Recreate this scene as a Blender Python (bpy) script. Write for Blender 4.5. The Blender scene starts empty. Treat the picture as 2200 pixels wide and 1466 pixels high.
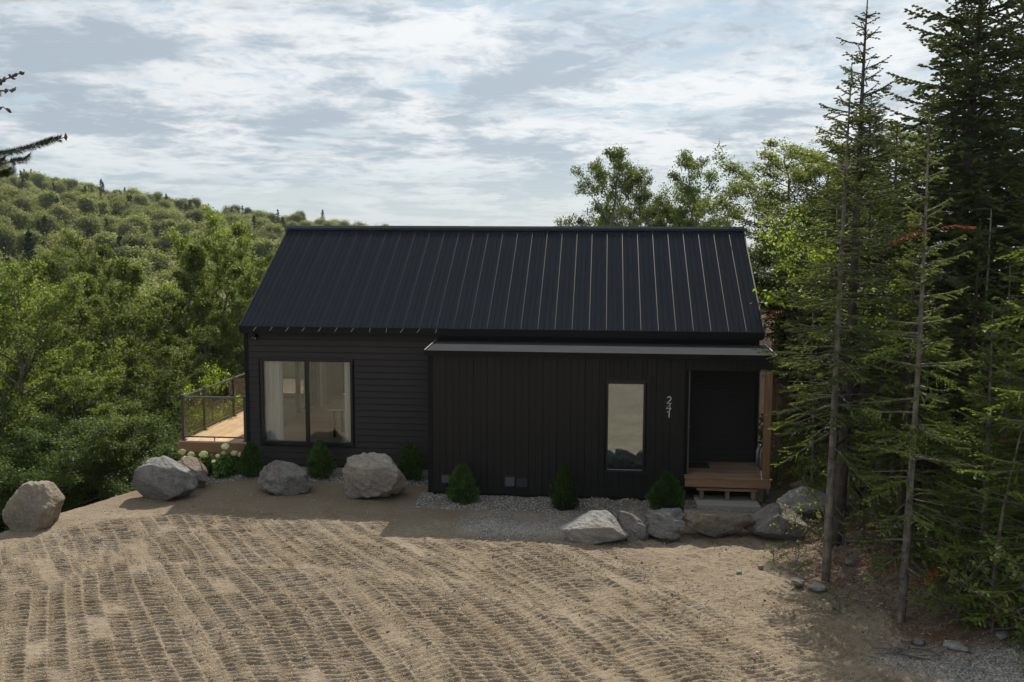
import bpy, math, random
import numpy as np
from mathutils import Matrix, Vector, noise as mnoise
R=math.radians
S=bpy.context.scene
COL=S.collection
# ---------------------------------------------------------------- camera
cam=bpy.data.cameras.new('camera'); camo=bpy.data.objects.new('camera',cam); COL.objects.link(camo); S.camera=camo
yaw,pit,rol=.0947,.1050,.0040
cam.sensor_width=36.; cam.lens=2052/2200*36; cam.clip_start=.1; cam.clip_end=6000
fw=Vector((-math.sin(yaw)*math.cos(pit),math.cos(yaw)*math.cos(pit),-math.sin(pit)))
r0=Vector((math.cos(yaw),math.sin(yaw),0)); u0=r0.cross(fw)
rt=r0*math.cos(rol)+u0*math.sin(rol); up=-r0*math.sin(rol)+u0*math.cos(rol)
M=Matrix((rt,up,-fw)).transposed().to_4x4(); M.translation=Vector((0,-20.5,5.6)); camo.matrix_world=M
# ---------------------------------------------------------------- sky, sun, exposure
SUN_AZ=R(6); SUN_EL=R(46.5)
w=bpy.data.worlds.new('World'); S.world=w; w.use_nodes=True
nt=w.node_tree; nt.nodes.clear(); L=nt.links.new
def N(t,**k):
    n=nt.nodes.new(t)
    for a,b in k.items(): setattr(n,a,b)
    return n
def MA(op,a,b=None,c=None,clamp=False):
    n=N('ShaderNodeMath',operation=op,use_clamp=clamp)
    for i,v in enumerate((a,b,c)):
        if v is None: continue
        if isinstance(v,(int,float)): n.inputs[i].default_value=v
        else: L(v,n.inputs[i])
    return n.outputs[0]
def SM(v,a,b):
    n=N('ShaderNodeMapRange',interpolation_type='SMOOTHSTEP'); L(v,n.inputs[0]); n.inputs[1].default_value=a; n.inputs[2].default_value=b
    return n.outputs[0]
sky=N('ShaderNodeTexSky',sky_type='NISHITA'); sky.sun_disc=False; sky.sun_elevation=SUN_EL; sky.sun_rotation=SUN_AZ
sky.air_density=1.0; sky.dust_density=1.2; sky.ozone_density=1.5
tc=N('ShaderNodeTexCoord'); sx=N('ShaderNodeSeparateXYZ'); L(tc.outputs['Generated'],sx.inputs[0])
den=MA('ADD',MA('MAXIMUM',sx.outputs[2],0.0),.115)
cx=MA('DIVIDE',sx.outputs[0],den); cy=MA('DIVIDE',sx.outputs[1],den)
def cloud(scx,scy,sc,det,rough,dist,off):
    cb=N('ShaderNodeCombineXYZ'); L(MA('MULTIPLY',cx,scx),cb.inputs[0]); L(MA('MULTIPLY',cy,scy),cb.inputs[1]); cb.inputs[2].default_value=off
    n=N('ShaderNodeTexNoise'); L(cb.outputs[0],n.inputs['Vector']); n.inputs['Scale'].default_value=sc; n.inputs['Detail'].default_value=det
    n.inputs['Roughness'].default_value=rough; n.inputs['Distortion'].default_value=dist
    return n.outputs['Fac']
c1=cloud(1.,1.,1.35,12,.62,.5,3.1)
c2=cloud(1.,1.,5.2,10,.66,.4,7.7)
c3=cloud(1.,.9,.33,4,.5,.3,5.3)
dens=MA('ADD',MA('ADD',MA('MULTIPLY',c1,.50),MA('MULTIPLY',c2,.30)),MA('MULTIPLY',c3,.40))
cover=SM(dens,.515,.60)
# thickness makes the underside grey-blue
c4=cloud(1.,.9,1.5,9,.6,.4,11.2)
thick=MA('MULTIPLY',SM(MA('ADD',MA('MULTIPLY',c4,.55),MA('ADD',MA('MULTIPLY',dens,.40),MA('MULTIPLY',c2,.20))),.56,.69),.95)
hor=SM(sx.outputs[2],.015,.11)
mixc=N('ShaderNodeMix',data_type='RGBA'); L(thick,mixc.inputs['Factor']); mixc.inputs['A'].default_value=(6.75,6.95,7.1,1); mixc.inputs['B'].default_value=(3.2,3.85,4.5,1)
# clouds glow towards the sun
vd=N('ShaderNodeVectorMath',operation='DOT_PRODUCT'); L(tc.outputs['Generated'],vd.inputs[0])
vd.inputs[1].default_value=(math.sin(SUN_AZ)*math.cos(SUN_EL),math.cos(SUN_AZ)*math.cos(SUN_EL),math.sin(SUN_EL))
glow=MA('ADD',MA('MULTIPLY',MA('POWER',MA('MAXIMUM',vd.outputs['Value'],0.),5.),.45),.88)
cg=N('ShaderNodeMix',data_type='RGBA',blend_type='MULTIPLY'); cg.inputs['Factor'].default_value=1; L(mixc.outputs['Result'],cg.inputs['A'])
gc=N('ShaderNodeCombineColor'); [L(glow,gc.inputs[i]) for i in range(3)]; L(gc.outputs[0],cg.inputs['B'])
mx=N('ShaderNodeMix',data_type='RGBA'); L(MA('MULTIPLY',cover,MA('ADD',MA('MULTIPLY',hor,.65),.30)),mx.inputs['Factor'])
skm=N('ShaderNodeMix',data_type='RGBA'); skm.inputs['Factor'].default_value=.78; L(sky.outputs[0],skm.inputs['A']); skm.inputs['B'].default_value=(3.3,4.15,4.75,1)
L(skm.outputs['Result'],mx.inputs['A']); L(cg.outputs['Result'],mx.inputs['B'])
bg=N('ShaderNodeBackground'); bg.inputs[1].default_value=.1; L(mx.outputs['Result'],bg.inputs[0])
wo=N('ShaderNodeOutputWorld'); L(bg.outputs[0],wo.inputs[0])
sl=bpy.data.lights.new('sun','SUN'); sl.energy=4.3; sl.angle=R(.6); sl.color=(1.,.93,.82)
so=bpy.data.objects.new('sun',sl); COL.objects.link(so)
sd=Vector((math.sin(SUN_AZ)*math.cos(SUN_EL),math.cos(SUN_AZ)*math.cos(SUN_EL),math.sin(SUN_EL)))
so.rotation_euler=sd.to_track_quat('Z','Y').to_euler()
S.view_settings.view_transform='Standard'; S.view_settings.look='None'; S.view_settings.gamma=1; S.view_settings.exposure=0.42
S.view_settings.use_curve_mapping=False
try:
    S.cycles.max_bounces=8; S.cycles.transparent_max_bounces=12; S.cycles.diffuse_bounces=3
except Exception: pass
# ---------------------------------------------------------------- helpers
def tag(o,label=None,cat=None,group=None,kind=None):
    if label: o['label']=label
    if cat: o['category']=cat
    if group: o['group']=group
    if kind: o['kind']=kind
    return o
def empty(name,loc=(0,0,0),rz=0,label=None,cat=None,group=None,parent=None):
    o=bpy.data.objects.new(name,None); COL.objects.link(o); o.location=loc; o.rotation_euler=(0,0,rz); o.empty_display_size=.2
    if parent: o.parent=parent
    return tag(o,label,cat,group)
def meshnp(name,V,Fc,mat=None,smooth=False):
    """V (n,3) array, Fc list of (m,k) index arrays"""
    me=bpy.data.meshes.new(name)
    V=np.asarray(V,dtype=np.float32)
    if not isinstance(Fc,(list,tuple)): Fc=[Fc]
    Fc=[np.asarray(f,dtype=np.int32) for f in Fc if len(f)]
    loops=np.concatenate([f.ravel() for f in Fc]); tot=np.concatenate([np.full(len(f),f.shape[1],dtype=np.int32) for f in Fc])
    st=np.concatenate([[0],np.cumsum(tot)[:-1]]).astype(np.int32)
    me.vertices.add(len(V)); me.vertices.foreach_set('co',V.ravel())
    me.loops.add(len(loops)); me.loops.foreach_set('vertex_index',loops)
    me.polygons.add(len(tot)); me.polygons.foreach_set('loop_start',st)
    try: me.polygons.foreach_set('loop_total',tot)
    except Exception: pass
    if smooth: me.polygons.foreach_set('use_smooth',np.ones(len(tot),dtype=bool))
    me.update(calc_edges=True)
    if mat: me.materials.append(mat)
    return me
def link(name,me,parent=None,loc=None):
    o=bpy.data.objects.new(name,me); COL.objects.link(o)
    if parent: o.parent=parent
    if loc is not None: o.location=loc
    return o
class MB:
    def __init__(s): s.v=[]; s.f=[]
    def box(s,x0,x1,y0,y1,z0,z1):
        b=len(s.v); s.v+=[(x0,y0,z0),(x1,y0,z0),(x1,y1,z0),(x0,y1,z0),(x0,y0,z1),(x1,y0,z1),(x1,y1,z1),(x0,y1,z1)]
        s.f+=[tuple(b+i for i in q) for q in ((0,3,2,1),(4,5,6,7),(0,1,5,4),(1,2,6,5),(2,3,7,6),(3,0,4,7))]; return s
    def prism(s,prof,axis,a,b):
        """extrude a 2-D outline along axis ('x': profile is (y,z); 'y': (x,z); 'z': (x,y))"""
        n=len(prof); k=len(s.v)
        for t in (a,b):
            for p in prof:
                s.v.append((t,p[0],p[1]) if axis=='x' else (p[0],t,p[1]) if axis=='y' else (p[0],p[1],t))
        s.f.append(tuple(range(k,k+n))); s.f.append(tuple(reversed(range(k+n,k+2*n))))
        for i in range(n): j=(i+1)%n; s.f.append((k+j,k+i,k+n+i,k+n+j))
        return s
    def tube(s,pts,rad,seg=8,cap=True):
        pts=[Vector(p) for p in pts]; k0=len(s.v)
        if isinstance(rad,(int,float)): rad=[rad]*len(pts)
        pu=None
        for i,p in enumerate(pts):
            d=(pts[min(i+1,len(pts)-1)]-pts[max(i-1,0)]).normalized()
            if pu is None:
                pu=d.cross(Vector((0,0,1)) if abs(d.z)<.9 else Vector((1,0,0))).normalized()
            pu=(pu-d*pu.dot(d)).normalized(); pv=d.cross(pu)
            for j in range(seg):
                a=2*math.pi*j/seg; q=p+(pu*math.cos(a)+pv*math.sin(a))*rad[i]; s.v.append(tuple(q))
        for i in range(len(pts)-1):
            for j in range(seg):
                a=k0+i*seg+j; b=k0+i*seg+(j+1)%seg; s.f.append((a,b,b+seg,a+seg))
        if cap:
            s.f.append(tuple(reversed(range(k0,k0+seg)))); e=k0+(len(pts)-1)*seg; s.f.append(tuple(range(e,e+seg)))
        return s
    def mesh(s,name,mat,smooth=False,bevel=0):
        me=bpy.data.meshes.new(name); me.from_pydata(s.v,[],s.f); me.update()
        if mat: me.materials.append(mat)
        if smooth:
            me.polygons.foreach_set('use_smooth',[True]*len(me.polygons))
        return me
    def obj(s,name,mat,parent=None,smooth=False,bev=0):
        o=link(name,s.mesh(name,mat,smooth),parent)
        if bev:
            m=o.modifiers.new('b','BEVEL'); m.width=bev; m.segments=2; m.limit_method='ANGLE'
        return o
def BX(name,mat,parent,*b,bev=0): return MB().box(*b).obj(name,mat,parent,bev=bev)
# ---------------------------------------------------------------- materials
class NT:
    def __init__(s,name):
        s.m=bpy.data.materials.new(name); s.m.use_nodes=True; s.t=s.m.node_tree; s.t.nodes.clear()
        s.out=s.n('ShaderNodeOutputMaterial')
    def n(s,t,**k):
        x=s.t.nodes.new(t)
        for a,b in k.items(): setattr(x,a,b)
        return x
    def l(s,a,b): s.t.links.new(a,b)
    def inp(s,i,v):
        if isinstance(v,(int,float)): i.default_value=v
        elif isinstance(v,tuple): i.default_value=v if len(v)!=3 or i.type=='VECTOR' else v+(1,)
        else: s.l(v,i)
    def co(s,kind='Object',scale=(1,1,1)):
        c=s.n('ShaderNodeTexCoord'); m=s.n('ShaderNodeMapping'); s.l(c.outputs[kind],m.inputs[0]); m.inputs['Scale'].default_value=scale
        return m.outputs[0]
    def wco(s,scale=(1,1,1)):
        c=s.n('ShaderNodeNewGeometry'); m=s.n('ShaderNodeMapping'); s.l(c.outputs['Position'],m.inputs[0]); m.inputs['Scale'].default_value=scale
        return m.outputs[0]
    def noise(s,vec,sc,det=4,rough=.55,dist=0,out='Fac'):
        x=s.n('ShaderNodeTexNoise'); s.l(vec,x.inputs['Vector']); x.inputs['Scale'].default_value=sc; x.inputs['Detail'].default_value=det
        x.inputs['Roughness'].default_value=rough; x.inputs['Distortion'].default_value=dist; return x.outputs[out]
    def vor(s,vec,sc,out='Color',feat='F1'):
        x=s.n('ShaderNodeTexVoronoi',feature=feat); s.l(vec,x.inputs['Vector']); x.inputs['Scale'].default_value=sc; return x.outputs[out]
    def ramp(s,f,stops):
        x=s.n('ShaderNodeValToRGB'); s.l(f,x.inputs[0]); e=x.color_ramp.elements
        while len(e)<len(stops): e.new(.5)
        for i,(p,c) in enumerate(stops): e[i].position=p; e[i].color=tuple(c)+(1,) if len(c)==3 else c
        return x.outputs[0]
    def mix(s,f,a,b,mode='MIX'):
        x=s.n('ShaderNodeMix',data_type='RGBA',blend_type=mode); s.inp(x.inputs['Factor'],f); s.inp(x.inputs['A'],a); s.inp(x.inputs['B'],b); return x.outputs['Result']
    def ma(s,op,a,b=0.,clamp=False):
        x=s.n('ShaderNodeMath',operation=op,use_clamp=clamp); s.inp(x.inputs[0],a); s.inp(x.inputs[1],b); return x.outputs[0]
    def ss(s,v,a,b):
        x=s.n('ShaderNodeMapRange',interpolation_type='SMOOTHSTEP'); s.l(v,x.inputs[0]); x.inputs[1].default_value=a; x.inputs[2].default_value=b; return x.outputs[0]
    def attr(s,name,out='Fac'):
        x=s.n('ShaderNodeAttribute'); x.attribute_name=name; return x.outputs[out]
    def bump(s,h,st=.5,d=.01,nrm=None):
        x=s.n('ShaderNodeBump'); x.inputs['Strength'].default_value=st; x.inputs['Distance'].default_value=d; s.l(h,x.inputs['Height'])
        if nrm: s.l(nrm,x.inputs['Normal'])
        return x.outputs[0]
    def pbr(s,col,rough=.7,metal=0.,nrm=None,spec=.5,**k):
        x=s.n('ShaderNodeBsdfPrincipled'); s.inp(x.inputs['Base Color'],col); s.inp(x.inputs['Roughness'],rough); s.inp(x.inputs['Metallic'],metal)
        s.inp(x.inputs['Specular IOR Level'],spec)
        if nrm: s.l(nrm,x.inputs['Normal'])
        s.l(x.outputs[0],s.out.inputs[0]); return x
    def surf(s,o): s.l(o,s.out.inputs[0])
def painted(name,col,rough=.6,var=.15,grain=(1,1,1),gs=30,bst=.15,spec=.4,metal=0.):
    t=NT(name); o=t.wco(grain); n=t.noise(o,gs,4); n2=t.noise(t.wco(),1.3,3)
    k=t.ma('ADD',t.ma('MULTIPLY',n,var),t.ma('MULTIPLY',n2,var)); k=t.ma('ADD',k,1-var)
    g=t.n('ShaderNodeCombineColor'); [t.l(k,g.inputs[i]) for i in range(3)]
    t.pbr(t.mix(1.,col,g.outputs[0],'MULTIPLY'),rough,metal,t.bump(n,bst,.004),spec); return t.m
m_siding=painted('dark_brown_siding',(.033,.0295,.029),.7,.25,(1,1,6),40,.3,.2)
m_panel=painted('black_wall_panel',(.0078,.0070,.0063),.55,.25,(6,1,1),30,.2,.3)
m_trim=painted('black_trim',(.007,.007,.008),.6,.1,spec=.15)
m_frame=painted('black_window_frame',(.006,.006,.007),.35,.1)
m_roof=painted('black_roof_steel',(.0185,.0225,.0290),.8,.12,(1,1,1),2,.05,.0)
m_seam=painted('roof_seam_steel',(.014,.0175,.024),.5,.12,(1,1,1),2,.05,.075)
m_cap=painted('grey_ridge_steel',(.036,.042,.05),.8,.15,(1,1,1),4,.05,.0)
m_membrane=painted('roof_membrane',(.032,.033,.037),.95,.4,(1,6,1),5,.4,.05)
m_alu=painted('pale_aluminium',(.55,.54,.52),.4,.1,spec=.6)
m_conc=painted('concrete',(.30,.29,.26),.85,.3,(1,1,1),12,.3)
m_steel=painted('grey_steel',(.25,.26,.26),.4,.2,metal=.6)
m_white=painted('white_plastic',(.82,.82,.82),.45,.1)
m_rail=painted('brown_rail_metal',(.035,.027,.022),.38,.1,spec=.6)
m_mat=painted('rubber_mat',(.02,.022,.026),.9,.2)
m_wall_in=painted('interior_wall',(.38,.38,.37),.8,.05)
m_vent=painted('slate_vent_plastic',(.040,.044,.054),.5,.1)
def wood(name,c1,c2,axis='x',rough=.65):
    t=NT(name); sc={'x':(1,9,9),'y':(9,1,9),'z':(9,9,1)}[axis]
    o=t.wco(sc); n=t.noise(o,2.2,6,.6,.6); oi=t.n('ShaderNodeObjectInfo')
    big=t.noise(t.wco(),1.1,3)
    c=t.mix(t.ss(n,.3,.7),c1,c2)
    f=t.ma('ADD',t.ma('MULTIPLY',oi.outputs['Random'],.4),t.ma('ADD',t.ma('MULTIPLY',big,.4),.6))
    g=t.n('ShaderNodeCombineColor'); [t.l(f,g.inputs[i]) for i in range(3)]
    t.pbr(t.mix(1.,c,g.outputs[0],'MULTIPLY'),rough,0,t.bump(n,.4,.004)); return t.m
m_deck=wood('pale_cedar_boards',(.42,.27,.155),(.54,.39,.25),'y',.75)
m_beam=wood('brown_cedar_beam',(.20,.105,.055),(.28,.15,.085),'x')
m_post=wood('brown_cedar_post',(.19,.095,.048),(.26,.135,.072),'z')
m_porch=wood('reddish_porch_boards',(.19,.115,.078),(.26,.17,.12),'x')
m_raw=wood('weathered_step_wood',(.16,.105,.07),(.24,.17,.115),'x')
m_floor=wood('oak_floor',(.30,.18,.09),(.40,.26,.14),'x',.45)
t=NT('curtain_fabric'); d=t.n('ShaderNodeBsdfDiffuse'); d.inputs[0].default_value=(.85,.84,.80,1); tr=t.n('ShaderNodeBsdfTranslucent'); tr.inputs[0].default_value=(.85,.84,.8,1)
mm=t.n('ShaderNodeMixShader'); mm.inputs[0].default_value=.4; t.l(d.outputs[0],mm.inputs[1]); t.l(tr.outputs[0],mm.inputs[2]); t.surf(mm.outputs[0]); m_curtain=t.m
def glass(name,refl,tint,rough=.0,gc=(.84,.90,.92)):
    t=NT(name); a=t.n('ShaderNodeBsdfTransparent'); a.inputs[0].default_value=tint+(1,); g=t.n('ShaderNodeBsdfGlossy'); g.inputs['Roughness'].default_value=rough
    g.inputs[0].default_value=gc+(1,)
    n=t.noise(t.wco(),1.4,2,.5); b=t.bump(n,.12,.02); t.l(b,g.inputs['Normal'])
    lw=t.n('ShaderNodeFresnel'); lw.inputs[0].default_value=1.5
    f=t.ma('ADD',lw.outputs[0],refl,True); x=t.n('ShaderNodeMixShader'); t.l(f,x.inputs[0]); t.l(a.outputs[0],x.inputs[1]); t.l(g.outputs[0],x.inputs[2]); t.surf(x.outputs[0]); return t.m
m_glass=glass('window_glass',.06,(.97,.98,.97))
m_mirror=glass('coated_glass',.42,(.66,.70,.70),.02,(.66,.76,.80))
t=NT('rail_glass'); a_=t.n('ShaderNodeBsdfTransparent'); a_.inputs[0].default_value=(.93,.91,.84,1); g_=t.n('ShaderNodeBsdfGlossy'); g_.inputs['Roughness'].default_value=.0
x_=t.n('ShaderNodeMixShader'); x_.inputs[0].default_value=.035; t.l(a_.outputs[0],x_.inputs[1]); t.l(g_.outputs[0],x_.inputs[2]); t.surf(x_.outputs[0]); m_railglass=t.m
def foliage(name,ca,cb,cc,trans=.35,tcol=None,ns=.9,spec=.1,rough=.5):
    t=NT(name); oi=t.n('ShaderNodeObjectInfo'); o=t.co('Object'); n=t.noise(o,ns,3,.6)
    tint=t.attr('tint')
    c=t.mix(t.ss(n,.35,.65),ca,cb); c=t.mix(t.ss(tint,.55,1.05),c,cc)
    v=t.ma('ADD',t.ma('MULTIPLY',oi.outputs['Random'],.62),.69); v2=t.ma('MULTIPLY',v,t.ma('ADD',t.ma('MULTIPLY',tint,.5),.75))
    g=t.n('ShaderNodeCombineColor'); [t.l(v2,g.inputs[i]) for i in range(3)]
    c=t.mix(1.,c,g.outputs[0],'MULTIPLY')
    p=t.n('ShaderNodeBsdfPrincipled'); t.l(c,p.inputs['Base Color']); p.inputs['Roughness'].default_value=rough; p.inputs['Specular IOR Level'].default_value=spec
    tr=t.n('ShaderNodeBsdfTranslucent'); t.l(t.mix(1.,c,tcol or (1.4,1.3,.75),'MULTIPLY'),tr.inputs[0])
    x=t.n('ShaderNodeMixShader'); x.inputs[0].default_value=trans; t.l(p.outputs[0],x.inputs[1]); t.l(tr.outputs[0],x.inputs[2]); t.surf(x.outputs[0]); return t.m
m_leaf=foliage('broad_leaves',(.105,.15,.04),(.15,.19,.05),(.22,.25,.065),.55)
m_leaf2=foliage('dark_broad_leaves',(.07,.115,.035),(.10,.145,.04),(.15,.19,.05),.45)
m_aspen=foliage('aspen_leaves',(.075,.115,.035),(.11,.15,.04),(.16,.20,.045),.4)
m_yleaf=foliage('yellow_green_leaves',(.14,.22,.02),(.20,.28,.03),(.28,.33,.05),.55)
m_fir=foliage('fir_needles',(.09,.12,.04),(.13,.165,.048),(.18,.205,.06),.42,ns=1.6)
m_spruce=foliage('spruce_needles',(.052,.072,.036),(.078,.10,.044),(.115,.13,.055),.3,ns=1.6)
m_firlight=foliage('young_fir_needles',(.11,.165,.036),(.13,.18,.04),(.18,.225,.05),.4,ns=1.6)
m_thuja=foliage('cedar_shrub_leaves',(.035,.07,.02),(.055,.10,.025),(.09,.15,.035),.3,ns=6)
m_dead=foliage('dead_red_needles',(.16,.045,.02),(.20,.065,.03),(.24,.10,.05),.2)
m_hyd=foliage('hydrangea_leaves',(.07,.13,.03),(.08,.15,.03),(.12,.19,.04),.35)
m_bloom=foliage('hydrangea_petals',(.66,.68,.36),(.76,.76,.50),(.84,.82,.62),.3,(1.,1.,.9),ns=9)
m_hill=foliage('hill_leaves',(.13,.165,.065),(.17,.205,.08),(.22,.24,.09),.5,ns=.25)
m_hill2=foliage('hill_leaves_pale',(.165,.185,.08),(.20,.22,.095),(.24,.25,.11),.5,ns=.25)
m_hillc=foliage('hill_needles',(.035,.055,.03),(.05,.075,.038),(.07,.095,.045),.2,ns=.3)
def bark(name,a,b,sc=14):
    t=NT(name); o=t.co('Object',(1,1,.25)); n=t.noise(o,sc,6,.65); n2=t.noise(t.co('Object',(1,1,3)),2.2,3)
    t.pbr(t.mix(t.ss(t.ma('ADD',t.ma('MULTIPLY',n,.6),t.ma('MULTIPLY',n2,.4)),.38,.62),a,b),.9,0,t.bump(n,.6,.02)); return t.m
m_bark=bark('grey_brown_bark',(.06,.05,.042),(.19,.17,.145))
m_barkd=bark('dark_bark',(.03,.024,.019),(.085,.068,.055))
m_barkp=bark('pale_bark',(.13,.12,.105),(.30,.28,.25))
m_twig=bark('bare_twig',(.10,.085,.07),(.22,.19,.165))
def stone(name,a,b,c,rust,sc=1.,vein=(.5,.5,.48)):
    t=NT(name); o=t.co('Object'); n=t.noise(o,1.9*sc,8,.62,.6); n2=t.noise(o,14*sc,6,.7); n3=t.noise(t.co('Object',(1,.6,2.2)),2.6*sc,7,.65,1.6); n4=t.noise(o,.9*sc,3,.5)
    k=t.mix(t.ss(n,.36,.64),a,b); k=t.mix(t.ss(n4,.5,.66),k,c); k=t.mix(t.ma('MULTIPLY',t.ss(n3,.56,.68),.75),k,rust)
    vm=t.noise(t.co('Object',(1.4,.8,1.8)),3.4*sc,5,.6,2.4); v=t.ma('ABSOLUTE',t.ma('SUBTRACT',vm,.5)); v=t.ma('SUBTRACT',1.,t.ss(v,.0,.035)); k=t.mix(t.ma('MULTIPLY',v,.32),k,vein)
    g=t.ma('ADD',t.ma('MULTIPLY',n2,.8),.30); gg=t.n('ShaderNodeCombineColor'); [t.l(g,gg.inputs[i]) for i in range(3)]
    k=t.mix(1.,k,gg.outputs[0],'MULTIPLY')
    h=t.ma('ADD',t.ma('MULTIPLY',n2,.35),t.ma('ADD',n,t.ma('MULTIPLY',vm,.5)))
    t.pbr(k,.85,0,t.bump(h,.9,.06),.3); return t.m
m_st_tan=stone('tan_stone',(.25,.20,.145),(.33,.27,.20),(.215,.18,.145),(.19,.125,.075))
m_st_gray=stone('grey_stone',(.17,.162,.148),(.28,.272,.255),(.20,.19,.175),(.21,.14,.095))
m_st_brn=stone('brown_grey_stone',(.16,.135,.115),(.27,.235,.205),(.20,.19,.18),(.17,.10,.06))
m_st_beige=stone('beige_stone',(.31,.26,.205),(.45,.40,.335),(.28,.25,.22),(.24,.165,.105))
m_st_pale=stone('pale_grey_stone',(.27,.255,.235),(.40,.385,.36),(.30,.27,.23),(.26,.19,.12))
m_st_rust=stone('rusty_brown_stone',(.20,.15,.11),(.28,.215,.16),(.21,.19,.17),(.17,.085,.045))
# ---------------------------------------------------------------- terrain
def _h(ix,iy,s):
    n=(ix.astype(np.int64)*374761393+iy.astype(np.int64)*668265263+s*1442695041)&0xffffffff
    n=((n^(n>>13))*1274126177)&0xffffffff
    return ((n^(n>>16))&0xffff)/65535.
def vn(x,y,s=0):
    ix=np.floor(x);iy=np.floor(y);fx=x-ix;fy=y-iy;fx=fx*fx*(3-2*fx);fy=fy*fy*(3-2*fy)
    a=_h(ix,iy,s);b=_h(ix+1,iy,s);c=_h(ix,iy+1,s);d=_h(ix+1,iy+1,s)
    return (a*(1-fx)+b*fx)*(1-fy)+(c*(1-fx)+d*fx)*fy
def fbm(x,y,o=4,s=0):
    v=0;a=.5
    for i in range(o): v=v+a*vn(x,y,s+i*17); x=x*2.03+5.2;y=y*2.03+1.7;a*=.5
    return v/(1-.5**o)
def sst(x,a,b):
    t=np.clip((x-a)/(b-a),0,1); return t*t*(3-2*t)
SKY_T=np.radians([-75,-45,-33.6,-28.3,-23,-18,-13.2,-8,-2,6,30,75]); SKY_Z=np.array([33,29,21.2,14.6,9.2,4.6,.6,-5.5,-12,-14,-14,-14.])
def pad_left(Y):
    return np.interp(Y,[-30,-12,-6,-3.9,-1,.6,3,9,20],[-15,-13.6,-12.2,-11.5,-10.55,-9.95,-9.3,-8.,-6.])
def forest_edge(Y):
    return np.interp(Y,[-30,-14,-9.5,-8.3,-7,-5,-3.6,-2,0,2,4],[9,7.5,5.6,4.6,4.35,3.7,3.35,3.9,4.9,5.2,5.4])
def base_z(X,Y):
    X=np.asarray(X,float);Y=np.asarray(Y,float)
    e1=np.maximum(0,pad_left(Y)-X); e2=np.maximum(0,Y-1.6)*.42*(1-sst(X,2.6,5.2))
    e=e1*.62+e2
    dn=-6.5*(1-np.exp(-e/6.5))
    f=sst(X-forest_edge(Y),-.2,1.8)*(1-.6*sst(Y,-2,2))
    fl=f*(.28+.25*(fbm(X*.8,Y*.8,3,5)-.5))+.05*np.maximum(0,X-6)*sst(X,6,9)
    d=(Y-2.0)+.55*(X-4.3)
    bk=3.4*sst(d,0.,9.)*sst(X,3.7,5.0)*sst(Y,1.0,2.6)
    house=.11*sst(Y,-.1,.9)*sst(X,-8.9,-8.3)*(1-sst(X,-3.9,-3.6))*(1-sst(Y,1.5,2.2))
    z=dn+fl+bk+house
    # far valley and wooded hill
    dd=np.hypot(X,Y+20.5); th=np.arctan2(X,Y+20.5)
    top=np.interp(th,SKY_T,SKY_Z)
    t=np.clip((dd-75)/(345-75),0,1); far=-7.5+(top+7.5)*(t**1.15)
    far=np.where(dd>345,top-(dd-345)*.10,far)
    far=np.where(th>np.radians(8),np.minimum(2.,far+10*sst(th,np.radians(8),np.radians(30))),far)
    back=np.abs(th)>np.radians(80)
    far=np.where(back,0,far)
    far=far+ (fbm(X*.02,Y*.02,3,9)-.5)*5*sst(dd,60,150)*(~back)
    k=sst(dd,40,85)
    return z*(1-k)+far*k
def lug_layer(X,Y,a,width,pitch,seed):
    t=X+a*Y+1.3*(fbm(X*.14,Y*.14,2,seed)-.5)+.07*(vn(X*.9,Y*.9,seed+3)-.5); t=t/math.hypot(1,a)
    s=(Y-a*X)/math.hypot(1,a)+.03*(fbm(X*1.6,Y*1.6,3,seed+5)-.5)
    q=t/width; i=np.floor(q); f=q-i
    r=_h(i,i*0+3,seed); s=s*(1+.05*(r-.5))+r*7+.03*np.sin(f*math.pi)*np.where(r>.5,1,-1)+(f-.5)*.30*width*(1.9*np.where(_h(i,i*0+5,seed)>.5,1,-1)*_h(i,i*0+6,seed)+.5)
    jit=fbm(X*1.1,Y*1.1,2,seed+31)
    ph=s/pitch+.25*(jit-.5); p=ph-np.floor(ph); li=np.floor(ph)
    amp=.65+.6*_h(li,i,seed+7)
    lug=np.where(p<.30,p/.30,(1-p)/.70); lug=lug*lug*(3-2*lug)*.5+lug*.5
    en=sst(f,.0,.07)*(1-sst(f,.92,1.))
    gone=sst(_h(i,i*0+9,seed+11),.01,.03)
    fad=sst(fbm(X*.55+i*3.1,Y*.55,3,seed+13),.16,.34)
    berm=np.exp(-((f-.0)/.07)**2)+np.exp(-((f-1.)/.07)**2)
    return (lug-.5)*amp*en*gone*fad*.054+berm*.009*(.4+vn(X*6,Y*6,seed)), en*gone*fad
def yard_relief(X,Y):
    m=sst(-1.55-Y-.55*np.maximum(0,-X-8.2),0.,.5)*(1-sst(X-(.9-.52*(Y+4.8)),-.7,1.1))*sst(X-pad_left(Y),.5,1.4)
    m=m*(1-sst(X+4.2,0,.6)*(sst(Y,-3.5,-2.7)))
    a,ma=lug_layer(X,Y,.74,.245,.118,1); b,mb=lug_layer(X,Y,.62,.26,.124,77)
    k=sst(fbm(X*.22,Y*.22,2,55),.45,.55)
    tr=(a*(1-k)+b*k)*m
    rough=(fbm(X*3.1,Y*3.1,4,21)-.5)*.065+(fbm(X*14,Y*14,3,23)-.5)*.018
    frag=sst(X-(.5-.5*(Y+4.8)),0,1.2)
    stray,_=lug_layer(X,Y,.45,.34,.11,133)
    tr=tr+stray*frag*.75*sst(fbm(X*.6,Y*.6,3,88),.40,.55)*(1-sst(X-forest_edge(Y),-1.2,0))*sst(-Y,3.6,4.6)
    low=(fbm(X*.45,Y*.45,3,41)-.5)*.10
    return tr+rough*(.85+1.1*frag)+low*sst(-Y,1.0,2.5)*sst(Y,-30,-20)
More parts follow.
